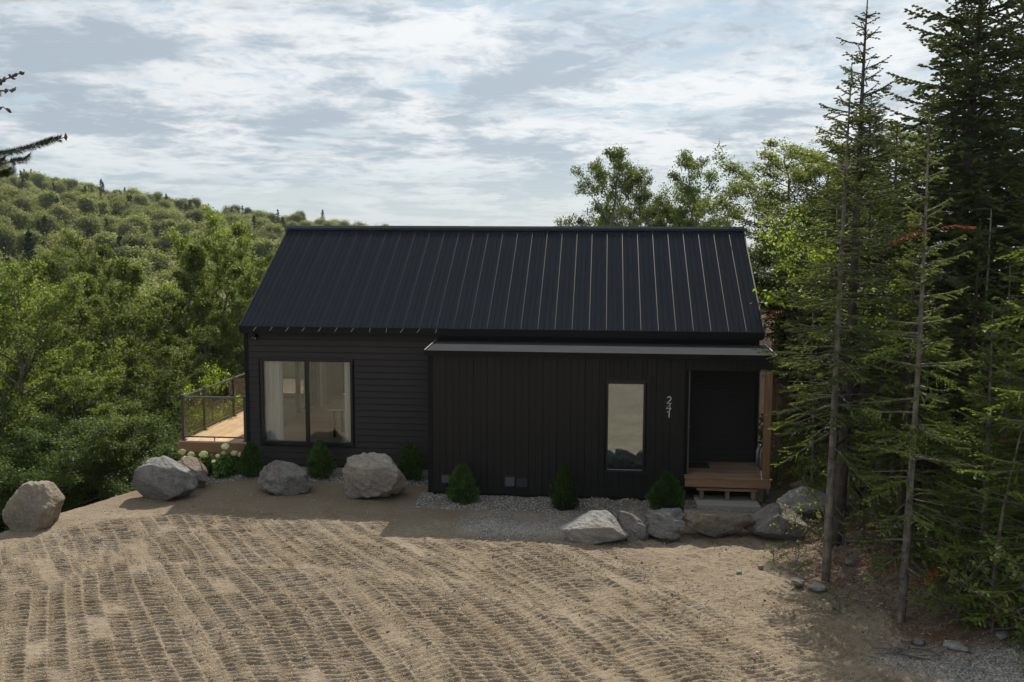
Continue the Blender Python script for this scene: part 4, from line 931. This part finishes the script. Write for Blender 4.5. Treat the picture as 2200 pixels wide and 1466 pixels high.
tF=con(C5,6.,6.25,-6.9,6.4,1.05,'young fir with bright green fans at the right picture edge',.7)
oth=[(C7,8,5.6,.6,6.9,.9,'mid-height fir just right of the spiky spruce'),(C7,8,4.9,1.9,5.8,.75,'fir on the bank close behind the porch corner'),(C7,8,5.1,5.0,6.3,.8,'fir on the bank beside the lower roof corner'),
(C2,8.5,5.2,8.2,5.9,1.,'narrow fir behind the bank'),(C4,13.5,8.2,2.9,11.5,.8,'tall dark spruce left of the huge one'),(C4,13.5,9.6,1.6,13.,.9,'tall dark spruce right of the huge one'),(C6,8,8.0,-2.4,9.,1.1,'dark fir near the right picture edge, upper part in view'),
(C6,8,7.4,5.2,8.6,1.,'fir deep between spruce and huge spruce'),(C6,8,6.6,6.6,8.2,1.,'fir behind the spiky spruce'),(C6,8,6.8,10.6,6.5,1.1,'fir far up the bank'),(C2,8.5,5.2,3.3,4.6,.9,'thin fir on the earth bank'),
(C2,8.5,5.35,-1.6,5.0,.8,'thin fir right behind the foremost trunks'),(C6,8,6.7,-2.6,5.9,.8,'dense fir between the slim fir and the huge spruce'),(C5,6,6.6,-4.3,3.9,.9,'small light fir under the huge spruce'),
(C5,6,6.5,-8.4,2.9,.8,'knee-branched young fir at the lower right edge'),(C2,8.5,6.0,-.4,4.9,.8,'thin fir in the middle of the wood'),(C6,8,7.2,.8,5.2,.9,'fir in the shade behind the slim fir'),(C5,6,5.7,-5.0,2.6,.6,'little fir beside the slim fir trunk'),
(C6,8,5.15,-3.9,6.1,.65,'bushy fir standing between the two slim-trunked firs'),(C5,6,5.75,-6.0,4.6,.75,'light green fir right beside the slim fir with the red branch'),(C6,8,6.7,-5.6,7.0,.9,'dense fir right of the slim fir, below the huge spruce'),(C6,8,9.4,-4.2,8.6,1.1,'fir beyond the right picture edge'),(C6,8,10.4,6.6,10.,1.2,'fir deep in the wood on the bank top'),(C4,13.5,11.5,-1.,12.5,.9,'dark spruce outside the right edge'),(C6,8,8.3,11.5,8.,1.1,'fir at the back of the wood'),(C4,13.5,7.6,8.6,9.8,.7,'slim dark spruce behind the maples'),
(C6,8,5.4,12.5,4.6,1.1,'low fir behind the house end'),(C6,8,7.0,2.4,6.0,1.,'fir filling the wood above the bank'),(C2,8.5,8.,-6.3,7.2,1.,'thin fir cut by the right picture edge')]
for i,(ms,H,x,y,zt,s,lb) in enumerate(oth): con(ms,H,x,y,zt,s,lb,i*1.7)
for k,(x,y,zt) in enumerate([(6.1,3.9,3.6),(7.0,3.5,4.2),(5.6,6.4,4.0),(6.4,1.5,2.9),(8.,.2,3.2),(6.2,8.6,4.8),(7.6,-1.4,2.6)]):
    con(C5,6,x,y,zt,.7,'small shaded fir of the undergrowth deep in the right wood',k*2.,group='small shaded firs')
# red dead branches and bare ones are parts of their trees
FR=frond(301,.75,m_dead); FB=frond(303,.95,m_firlight,'low_branch')
def part(tree,me,p,rz,ry=0,sc=1.,name=None,label=None):
    o=link(name or me.name,me,tree); Mx=Matrix.Translation(p)@Matrix.Rotation(rz,4,'Z')@Matrix.Rotation(ry,4,'Y')@Matrix.Scale(sc,4)
    tm=Matrix.LocRotScale(tree.location,tree.rotation_euler,tree.scale); o.matrix_local=tm.inverted()@Mx
    if label: o['label']=label
    return o
part(tC,FR,(4.66,-6.38,5.75),R(175),.1,.8,label='dead rust-red branch high on the trunk'); part(tC,FR,(4.7,-6.4,5.8),R(10),-.15,.7,label='dead rust-red branch high on the trunk')
part(tB,FR,(3.55,-1.6,4.3),R(200),.2,.7,label='rust-red dead branch tip')
part(tF,FR,(5.3,-6.6,.95),R(190),.1,1.1,label='dead red branch near the ground'); part(tF,FR,(5.75,-6.8,.75),R(240),.2,1.,label='dead red branch near the ground'); part(tF,FR,(5.6,-7.1,2.9),R(100),.1,.4)
for (p,a,s) in (((3.75,-4.78,3.0),-40,1.1),((3.75,-4.78,4.3),-20,1.),((3.75,-4.78,5.2),190,.9),((3.75,-4.78,4.7),250,.8)): part(tB,FB,p,R(a),.12,s)
for (p,a,s) in (((4.52,-6.4,2.2),215,1.),((4.52,-6.4,3.1),-35,1.05),((4.55,-6.4,4.2),200,1.),((4.5,-6.4,1.6),-50,1.),((4.5,-6.4,2.9),250,.9),((4.5,-6.4,3.8),-60,.8)): part(tC,FB,p,R(a),.12,s)
for (p,a,s) in (((6.3,-6.9,4.7),185,1.2),((6.3,-6.9,3.6),195,1.2),((6.3,-6.9,2.5),200,1.3),((6.3,-6.9,5.6),170,1.)): part(tF,FB,p,R(a),.1,s)
# thin bare poles of the wood
rng=np.random.default_rng(9)
def pole(seed,H,lean,r):
    rg=np.random.default_rng(seed); tb=TB(); n=8; t=np.linspace(0,1,n); P=np.stack([lean*t*H+np.sin(t*4+seed)*.05,rg.normal()*.02*H*t,t*H],1); tb.tube(P,r*(1-t*.75),7); tb2=TB()
    for i in range(int(H*5)):
        q=rg.uniform(.08,1); p=np.array([np.interp(q,t,P[:,k]) for k in range(3)]); a=rg.uniform(0,6.28); d=np.array([math.cos(a),math.sin(a),rg.uniform(-.25,.4)]); L_=rg.uniform(.25,.95); s=np.linspace(0,1,5)[:,None]
        Q=p+d*L_*s+rg.normal(size=(5,3))*.035*s; tb2.tube(Q,[.008,.007,.005,.004,.002],3)
        for _ in range(2):
            j=rg.integers(2,5); tb2.tube(np.stack([Q[j-1],Q[j-1]+unit(d+rg.normal(size=3)*.6)*L_*.35]),[.004,.0015],3)
    return tb.mesh('trunk',m_bark if seed%2 else m_barkp),tb2.mesh('dead_twigs',m_twig)
PL=[pole(1,5.,.015,.035),pole(2,6.,-.02,.045),pole(3,4.,.06,.03)]
for k,(x,y,s) in enumerate([(5.0,2.9,.9),(5.5,3.4,1.),(5.2,4.2,1.),(5.9,2.6,1.),(6.4,.8,1.),(6.0,-1.6,1.),(5.6,-2.6,.9),(6.9,-2.2,1.),(7.3,1.9,1.1),(6.7,3.2,1.),(4.95,3.8,.8),(6.1,5.2,1.),(7.,-3.3,1.),(5.2,-.2,.9),(6.5,-.2,1.1),(5.7,1.4,1.)]):
    plant('dead_sapling',PL[k%3],x,y,gz(x,y)-.05,k*2.3,'thin leafless grey sapling in the shade of the right wood','sapling','bare grey saplings in the wood',s,names=('trunk','dead_twigs'))
tE=plant('leaning_sapling',(PL[2][0],PL[2][1]),5.50,-6.95,gz(5.5,-6.95)-.05,0,'thin sapling leaning right near the lower right edge','sapling',None,(1.3,1.,.75),names=('trunk','dead_twigs'))
# tangle of bare twigs above the bank
tb=TB(); rg=np.random.default_rng(5)
for i in range(70):
    p=np.array([rg.uniform(4.0,5.4),rg.uniform(2.6,4.2),0.]); p[2]=gz(p[0],p[1])+rg.uniform(.1,1.6); a=rg.uniform(0,6.28); L_=rg.uniform(.4,1.3); s=np.linspace(0,1,6)[:,None]
    tb.tube(p+np.array([math.cos(a),math.sin(a)*.5,rg.uniform(-.4,.5)])*L_*s+rg.normal(size=(6,3))*.06*s,np.linspace(.009,.002,6),3)
tag(link('brush_tangle',tb.mesh('brush_tangle',m_twig)),'tangle of bare grey twigs on top of the earth bank','brush')
BU=broadleaf(140,1.3,.7,.05,.07,1300,.4,14,.6,leafm=m_yleaf,spread=.07,r0=.015)
BU2=broadleaf(141,.55,.34,.05,.055,330,.4,8,.5,leafm=m_leaf,spread=.05,r0=.008)
GY='bright yellow-green maple bushes'
for i,(x,y,z0,s,lb) in enumerate([(4.1,1.9,None,1.1,'sunlit yellow-green maple bush right of the porch post'),(4.45,-.9,.1,.75,'yellow-green maple sprig behind the foremost trunk'),(4.95,2.,None,.8,'yellow-green bush on the bank behind the trunks'),(4.5,1.6,2.0,.7,None)]):
    if lb: plant('maple_bush',BU,x,y,gz(x,y)-.03 if z0 is None else z0,i*1.1,lb,'bush',GY,s)
YL=broadleaf(142,6.2,.9,.72,.09,1300,.5,12,.6,leafm=m_yleaf,spread=.12,r0=.03)
plant('young_maple',YL,4.55,.1,gz(4.55,.1)-.05,0,'slender maple with large glowing yellow leaves beside the roof corner','tree',None,1.)
plant('young_maple',YL,5.35,-1.9,gz(5.35,-1.9)-.05,2,'slender maple with glowing leaves behind the slim fir','tree',None,(.9,.9,.75))
seed_=[(3.05,-3.85,'tiny seedling left of the foremost trunk, below the peaked boulder'),(3.3,-4.45,'seedling at the yard edge left of the front trunks'),(3.62,-2.75,'yellowish seedling against the peaked boulder'),(4.35,-3.35,'leafy seedling right of the front trunks'),(3.65,-6.05,'small bright plant alone in the litter'),(5.15,-6.7,'leafy seedling at the foot of the red dead branches'),
(5.45,-7.15,'broad-leaved seedling at the lower right corner'),(4.9,-4.4,'leafy seedling between the two slim firs'),(5.5,-3.6,'leafy seedling under the middle firs'),(5.9,-6.2,'leafy seedling below the bright young fir'),(5.0,-2.2,'leafy seedling behind the sloping grey boulder'),(5.9,-7.6,'dark green seedling under the young fir at the right edge'),(5.7,-5.6,'leafy seedling right of the slim fir trunk'),(6.1,-4.9,'leafy seedling in shade right of centre of the wood edge')]
for i,(x,y,lb) in enumerate(seed_):
    plant('seedling',BU2,x,y,gz(x,y),i*.9,lb,'seedling','seedlings at the wood edge',[.45,.5,.8,1.2,.45,1.4,1.5,1.3,1.5,1.6,1.3,1.5,1.4,1.6][i])
# ground litter of the wood, dry sticks
def stick(pts,r): 
    tb=TB(); tb.tube(pts,np.linspace(r,r*.35,len(pts)),5); return tb
tb=TB(); rg=np.random.default_rng(77)
for i in range(9):
    a=rg.uniform(-.5,.6)+ (3.14 if i%2 else 0); L_=rg.uniform(.25,.7); x0,y0=4.2+rg.normal()*.12,-7.5+rg.normal()*.06; s=np.linspace(0,1,5); x=x0+math.cos(a)*L_*s; y=y0+math.sin(a)*L_*s
    tb.tube(np.stack([x,y,base_z(x,y)+.035+rg.uniform(0,.07)+.02*rg.normal(size=5)],1),np.linspace(.022,.008,5),5)
tag(link('stick_pile',tb.mesh('stick_pile',m_twig)),'small heap of dry grey sticks at the lower right of the yard','sticks')
for i,(x,y,a,L_,lb) in enumerate([(3.15,-4.95,.6,.5,'forked dry stick between the yard and the front trunk'),(3.7,-5.6,-.3,.6,'dry stick lying below the front trunk'),(4.9,-6.9,.9,.7,'dry stick beside the slim fir trunk'),(4.6,-5.2,.2,.8,'dry stick between the two slim fir trunks')]):
    s=np.linspace(0,1,6); xx=x+math.cos(a)*L_*s; yy=y+math.sin(a)*L_*s+.03*np.sin(s*9)
    tag(link('stick',stick(np.stack([xx,yy,base_z(xx,yy)+.04+.03*np.sin(s*5)],1),.014).mesh('stick',m_twig)),lb,'stick','dry sticks')
rng=np.random.default_rng(15); n=9000
x=rng.uniform(2.9,8.5,n); y=rng.uniform(-9.,4.5,n); k=(rng.random(n)<np.clip(sst(x-forest_edge(y),-.5,.7),.0,1))|((y>1.2)&(x>3.8)); x=x[k];y=y[k]; n=len(x)
c=np.stack([x,y,gzn(x,y)+.02],1); a=unit(rng.normal(size=(n,3))*np.array([1,1,.25])); nr=unit(rng.normal(size=(n,3))*.35+np.array([0,0,1.])); sz=rng.uniform(.03,.075,n)
me=finish('leaf_litter',quads_leaf(c,a,nr,sz,sz*rng.uniform(.12,.6,n),.5),None,rng)
t=NT('dry_litter'); t.pbr(t.ramp(t.attr('tint'),[(0,(.07,.045,.03)),(.4,(.18,.12,.08)),(.7,(.26,.11,.055)),(1,(.42,.36,.29))]),.85); me.materials.clear(); me.materials.append(t.m)
tag(link('leaf_litter',me),'dry leaves and bark bits covering the forest floor on the right','litter',kind='stuff')
# grass on the lawn under the deck and tufts of green on the slope edge
def grass(n,x0,x1,y0,y1,f,h0,h1,seed,label):
    rng=np.random.default_rng(seed); x=rng.uniform(x0,x1,n); y=rng.uniform(y0,y1,n); k=rng.random(n)<f(x,y); x=x[k];y=y[k]; n=len(x)
    h=rng.uniform(h0,h1,n); c=np.stack([x,y,base_z(x,y)+h*.4],1); a=unit(rng.normal(size=(n,3))*.35+np.array([0,0,1.])); nr=unit(rng.normal(size=(n,3))*np.array([1,1,.2])); nr=unit(nr-a*np.sum(nr*a,1,keepdims=True))
    me=finish('grass',quads_leaf(c,a,nr,h,np.full(n,.008)+h*.03),m_hyd,rng); tag(link('grass',me),label,'grass',kind='stuff')
grass(16000,-10.6,-7.5,1.7,7.,lambda x,y:np.ones_like(x),.05,.13,31,'bright green grass under the raised deck')
grass(3000,3.6,5.4,.2,2.2,lambda x,y:sst(fbm(x*1.3,y*1.3,3,71),.5,.6),.03,.08,32,'thin patch of grass at the foot of the earth bank')
# ---------------------------------------------------------------- clipped cedar shrubs, hydrangeas
def thuja(seed,H,Rr):
    rng=np.random.default_rng(seed); n=8000; z=rng.beta(1.2,1.3,n); prof=np.power(np.clip(np.sin(np.pi*np.power(z*.9+.08,.74)),0,1),.62)*(1.05-.3*z); az=rng.uniform(0,6.283,n)
    lob=1+.6*(vn(az*1.3,z*3.5,seed*7)-.5)+.6*(vn(az*4.2,z*13.,seed+1)-.5)
    rr=Rr*prof*lob*np.sqrt(rng.uniform(.35,1.28,n)); c=np.stack([rr*np.cos(az),rr*np.sin(az),z*H*.97+.01],1)
    out=np.stack([np.cos(az),np.sin(az),np.zeros(n)],1); a=unit(out*.5+np.array([0,0,1.])*.9+rng.normal(size=(n,3))*.35); nr=unit(rng.normal(size=(n,3))); nr=unit(nr-a*np.sum(nr*a,1,keepdims=True))
    l=rng.uniform(.035,.075,n); l=l*np.where(rng.random(n)<.08,2.,1.); Q=quads_leaf(c,a,nr,l,l*.33)
    tb=TB(); tb.tube(np.array([[0,0,-.05],[0,0,H*.35],[0,0,H*.8]]),[.03,.022,.008],6); tip=np.clip(rr/(Rr*prof+.01)-.45,0,1)
    return tb.mesh('trunk',m_bark),finish('crown',Q,m_thuja,rng,tip)
TH=[thuja(401+k_,.84,.285) for k_ in range(6)]
for i,(k,x,y,s,lb) in enumerate([(3,-8.12,.72,(.88,.88,.95),'dark cedar shrub at the left corner of the house'),(4,-6.48,.78,(.93,.93,1.02),'round cedar shrub below the big window, between two boulders'),(5,-4.38,.78,(.92,.92,1.0),'dark cedar shrub in the corner beside the black wing'),
  (0,-2.93,-.62,(1.,1.,1.),'bushy cedar shrub at the left of the black wing, between the wall vents'),(2,-.73,-.95,(.93,.93,1.14),'pointed cedar shrub in the middle of the black wing, left of the narrow window'),(1,1.38,-.80,(1.08,1.08,.97),'broad cedar shrub beside the porch, under the house number')]):
    plant('cedar_shrub',TH[k],x,y,gz(x,y),i*1.7,lb,'shrub','cedar shrubs in the gravel beds',s)
def bloomm(seed):
    rng=np.random.default_rng(seed); n=420; d=unit(rng.normal(size=(n,3))); c=d*np.array([.095,.095,.075])*rng.uniform(.86,1.08,n)[:,None]*(1+.12*(vn(d[:,0]*4+9,d[:,1]*4+d[:,2]*3+9,seed)[:,None]-.5)*2)
    a=unit(np.cross(d,rng.normal(size=(n,3)))); l=rng.uniform(.022,.034,n); return finish('bloom',quads_leaf(c,a,unit(d+rng.normal(size=(n,3))*.25),l,l*.9,.3),m_bloom,rng)
BM=[bloomm(1),bloomm(2)]
def hydr(seed,Rr,H):
    rng=np.random.default_rng(seed); n=900; d=unit(rng.normal(size=(n,3))); d[:,2]=np.abs(d[:,2]); rr=rng.uniform(.35,1.,n)**.6; c=d*rr[:,None]*np.array([Rr,Rr,H]); a=unit(d*np.array([1,1,.2])+rng.normal(size=(n,3))*.5-np.array([0,0,.25])); nr=unit(rng.normal(size=(n,3))*.5+np.array([0,0,.8])+d*.3); nr=unit(nr-a*np.sum(nr*a,1,keepdims=True))
    l=rng.uniform(.06,.13,n); tb=TB()
    for i in range(10):
        e=rng.normal(size=2)*Rr*.5; tb.tube(np.array([[0,0,0],[e[0]*.5,e[1]*.5,H*.5],[e[0],e[1],H*.9]]),[.008,.006,.004],4)
    return tb.mesh('stems',m_bark),finish('leaves',quads_leaf(c,a,nr,l,l*.62),m_hyd,rng)
HY=hydr(1,.38,.50)
for (x,y,s,lb,bl) in ((-9.52,1.02,.85,'hydrangea with five cream-green blooms behind the rusty boulder',[(-9.90,.95,0.57,0.87),(-9.80,.88,0.42,0.83),(-9.66,.9,0.53,0.83),(-9.58,.8,0.37,1.06),(-9.36,.92,0.53,1.01)]),
                      (-8.78,1.02,1.1,'hydrangea with scattered cream-green blooms under the deck edge',[(-8.84,.96,0.73,0.92),(-8.62,.95,0.57,0.83),(-8.48,1.0,0.53,0.78),(-9.0,.9,0.51,0.55),(-8.84,.85,0.59,0.55),(-9.12,.92,0.37,0.46)])):
    t_=plant('hydrangea',HY,x,y,gz(x,y),s*3,lb,'shrub','hydrangeas at the left house corner',s,names=('stems','leaves'))
    for k,(bx_,by_,bz_,bs) in enumerate(bl): part(t_,BM[k%2],(bx_,by_,bz_),k*1.,0,bs,name='bloom')
# ---------------------------------------------------------------- spruce beside the camera, its branch tips reach into the view
t=NT('near_needles'); t.pbr(t.mix(t.ss(t.attr('tint'),.3,.9),(.03,.055,.022),(.075,.105,.045)),.5,0,None,.4); m_nn=t.m
m_bud=bark('brown_buds',(.07,.045,.035),(.16,.11,.085),40)
ns=empty('near_spruce',(-2.95,-17.3,0),0,'spruce beside the camera whose needled branch tips enter at the left edge','tree')
tb=TB(); tb.tube(np.array([[0,0,-.1],[.02,0,3],[.05,.02,6.0],[.05,.02,7.0]]),[.09,.07,.03,.01],10); link('trunk',tb.mesh('trunk',m_bark),ns)
def nbranch(P,needle=True,start=.0,end=.9,seed=0,buds=(1.,)):
    rg=np.random.default_rng(seed); P=np.array(P)-np.array([-2.95,-17.3,0]); n=len(P); tb=TB(); tt=np.linspace(0,1,n); s=np.linspace(0,1,14); Q=np.stack([np.interp(s,tt,P[:,k]) for k in range(3)],1); Q+=rg.normal(size=Q.shape)*.004
    tb.tube(Q,np.linspace(.0065,.0018,14),6); o=link('branch',tb.mesh('branch',m_twig),ns)
    if needle:
        m=int(5200*np.linalg.norm(P[-1]-P[0])); f=rg.uniform(start,end,m); c=np.stack([np.interp(f,s,Q[:,k]) for k in range(3)],1); d=unit(P[-1]-P[0]); r=unit(rg.normal(size=(m,3))+np.array([0,0,.35])); r=unit(r-d*np.sum(r*d,1,keepdims=True)); a=unit(r*.9+d*.55); l=rg.uniform(.014,.024,m)
        nr=unit(np.cross(a,rg.normal(size=(m,3)))); link('needles',finish('needles',quads_leaf(c+a*(l*.5)[:,None],a,nr,l,np.full(m,.0016)),m_nn,rg),ns)
    b=TB()
    for f in buds:
        q=np.array([np.interp(f,s,Q[:,k]) for k in range(3)]); dd=unit(rg.normal(size=3)*.7+unit(P[-1]-P[0])); u=np.linspace(-1,1,7)[:,None]; b.tube(q+dd*u*.013+rg.normal(size=(7,3))*.0015,.0062*np.sqrt(np.clip(1-u[:,0]**2,.02,1)),7)
    if buds: link('bud',b.mesh('bud',m_bud),ns)
Bx=-2.90;By=-17.28
nbranch([(Bx,By,5.86),(-2.45,-17.2,5.88),(-2.2,-17.14,5.905),(-1.965,-17.11,5.972)],True,.0,.97,1,(1.,.86,.62,.9,.5))
nbranch([(-2.5,-17.2,5.87),(-2.3,-17.1,5.855),(-2.13,-17.08,5.90)],True,0,1.,2,(.6,))
nbranch([(Bx,By,5.72),(-2.4,-17.2,5.80),(-2.24,-17.15,5.82),(-2.165,-17.14,5.845)],True,0,1.,3,(.98,)); nbranch([(-2.5,-17.2,5.80),(-2.3,-17.16,5.86),(-2.19,-17.14,5.885)],True,0,1.,4,())
nbranch([(Bx,By,6.02),(-2.4,-17.16,6.10),(-2.22,-17.11,6.17),(-2.12,-17.10,6.205)],True,0,.55,5,(.97,.85,.75,.9)); nbranch([(-2.35,-17.14,6.10),(-2.22,-17.11,6.135),(-2.15,-17.11,6.142)],True,0,.5,6,(.9,.7)); nbranch([(-2.24,-17.11,6.14),(-2.21,-17.11,6.17)],False,0,1,7,(1.,))
nbranch([(Bx,By,5.98),(-2.4,-17.16,6.03),(-2.24,-17.12,6.07),(-2.17,-17.12,6.075)],True,0,.6,8,(.8,.95,.65)); nbranch([(Bx,By,6.3),(-2.6,-17.2,6.42),(-2.42,-17.15,6.5)],True,0,1.,9,(1.,))
# ---------------------------------------------------------------- wooded hill
HA=hillcrown(501,9,3.6,m_hill,8000,34); HB=hillcrown(502,9,3.2,m_hill2,7000,30)
HC=conifer(503,11,2.3,.08,.9,.3,mat=m_hillc,piece=.40,pw=.2,step=.6,nbr=7,dens=.4,power=.8)
HD=hillcrown(504,10.5,2.7,m_hill,6000,26,wood=m_barkp,tall=1.3)
HM=[HA,HB,HC,HD]; lab_=['round leafy tree among many on the wooded hill','pale olive leafy tree among many on the wooded hill','dark pointed conifer among the leafy trees of the wooded hill','tall slim leafy tree among many on the wooded hill']
nm_=['leafy_hill_tree','pale_hill_tree','hill_conifer','slim_hill_tree']; gr_=['round leafy trees on the hill','pale leafy trees on the hill','pointed conifers on the hill','slim leafy trees on the hill']
rng=np.random.default_rng(61); pts=[]
d_=44.
while d_<520:
    st_=2.9+d_*.0065
    for th in np.arange(R(-47),R(-6) if d_>60 else R(-14),st_/d_):
        th2=th+rng.normal()*.3*st_/d_; dd=d_+rng.normal()*.35*st_; x,y=math.sin(th2)*dd,-20.5+math.cos(th2)*dd; r=rng.random(); k=2 if r<.07 else (1 if r<.42 else (3 if r<.62 else 0)); pts.append((x,y,dd,th2,k,rng.uniform(.45,1.08)))
    d_+=st_*.92
vis=[p for p in pts if R(-34.5)<p[3]<R(-9)]; vis.sort(key=lambda p:p[2]); ind=set(id(p) for p in vis[:280])
for p in vis[:280]:
    x,y,dd,th,k,s=p; s2=s*min(1,.72+.28*sst(dd,45,110)); plant(nm_[k],HM[k],x,y,gz(x,y)-.3,rng.uniform(0,6),lab_[k],'tree',gr_[k],(s2,s2,s2*rng.uniform(.85,1.1)))
rest=[p for p in pts if id(p) not in ind]
# the rest of the wood: one object, instances on points
V=np.array([(p[0],p[1],0) for p in rest]); V[:,2]=base_z(V[:,0],V[:,1])-.3
me=bpy.data.meshes.new('far_wood'); me.vertices.add(len(V)); me.vertices.foreach_set('co',V.astype(np.float32).ravel()); me.update()
for nm,vals,ty in (('kind_id',[p[4] for p in rest],'INT'),):
    a=me.attributes.new(nm,ty,'POINT'); a.data.foreach_set('value',np.array(vals,dtype=np.int32))
for nm,vals in (('size',[p[5] for p in rest]),('spin',rng.uniform(0,6.28,len(rest)))):
    a=me.attributes.new(nm,'FLOAT','POINT'); a.data.foreach_set('value',np.array(vals,dtype=np.float32))
fo=link('far_wood',me); tag(fo,'wooded hillside running up to the skyline on the left','woodland',kind='stuff')
ng=bpy.data.node_groups.new('far_wood','GeometryNodeTree'); ng.interface.new_socket('Geometry',in_out='INPUT',socket_type='NodeSocketGeometry'); ng.interface.new_socket('Geometry',in_out='OUTPUT',socket_type='NodeSocketGeometry')
gi=ng.nodes.new('NodeGroupInput'); go=ng.nodes.new('NodeGroupOutput'); jn=ng.nodes.new('GeometryNodeJoinGeometry')
def named(nm,ty): n=ng.nodes.new('GeometryNodeInputNamedAttribute'); n.data_type=ty; n.inputs['Name'].default_value=nm; return n.outputs['Attribute']
for k in range(4):
    srcs=[o for o in COL.objects if o.type=='MESH' and o.data==HM[k][1]]
    oi=ng.nodes.new('GeometryNodeObjectInfo'); oi.inputs['Object'].default_value=srcs[0]; oi.transform_space='ORIGINAL'
    ip=ng.nodes.new('GeometryNodeInstanceOnPoints'); cmp_=ng.nodes.new('FunctionNodeCompare'); cmp_.data_type='INT'; cmp_.operation='EQUAL'
    ng.links.new(named('kind_id','INT'),[s for s in cmp_.inputs if s.type=='INT'][0]); [s for s in cmp_.inputs if s.type=='INT'][1].default_value=k
    cr=ng.nodes.new('ShaderNodeCombineXYZ'); ng.links.new(named('spin','FLOAT'),cr.inputs[2])
    ng.links.new(gi.outputs[0],ip.inputs['Points']); ng.links.new(cmp_.outputs[0],ip.inputs['Selection']); ng.links.new(oi.outputs['Geometry'],ip.inputs['Instance']); ng.links.new(cr.outputs[0],ip.inputs['Rotation']); ng.links.new(named('size','FLOAT'),ip.inputs['Scale']); ng.links.new(ip.outputs[0],jn.inputs[0])
ng.links.new(jn.outputs[0],go.inputs[0]); md=fo.modifiers.new('wood','NODES'); md.node_group=ng

# ---------------------------------------------------------------- haze
t=NT('haze'); v=t.n('ShaderNodeVolumePrincipled'); v.inputs['Color'].default_value=(.86,.91,.96,1); v.inputs['Density'].default_value=.00013; v.inputs['Anisotropy'].default_value=.3
t.l(v.outputs[0],t.out.inputs['Volume'])
zmin=float(Z.min())-1.5
o=MB().box(-920,920,-320,1530,zmin,60).obj('haze',t.m); o['kind']='stuff'; o['label']='thin summer haze over the valley'
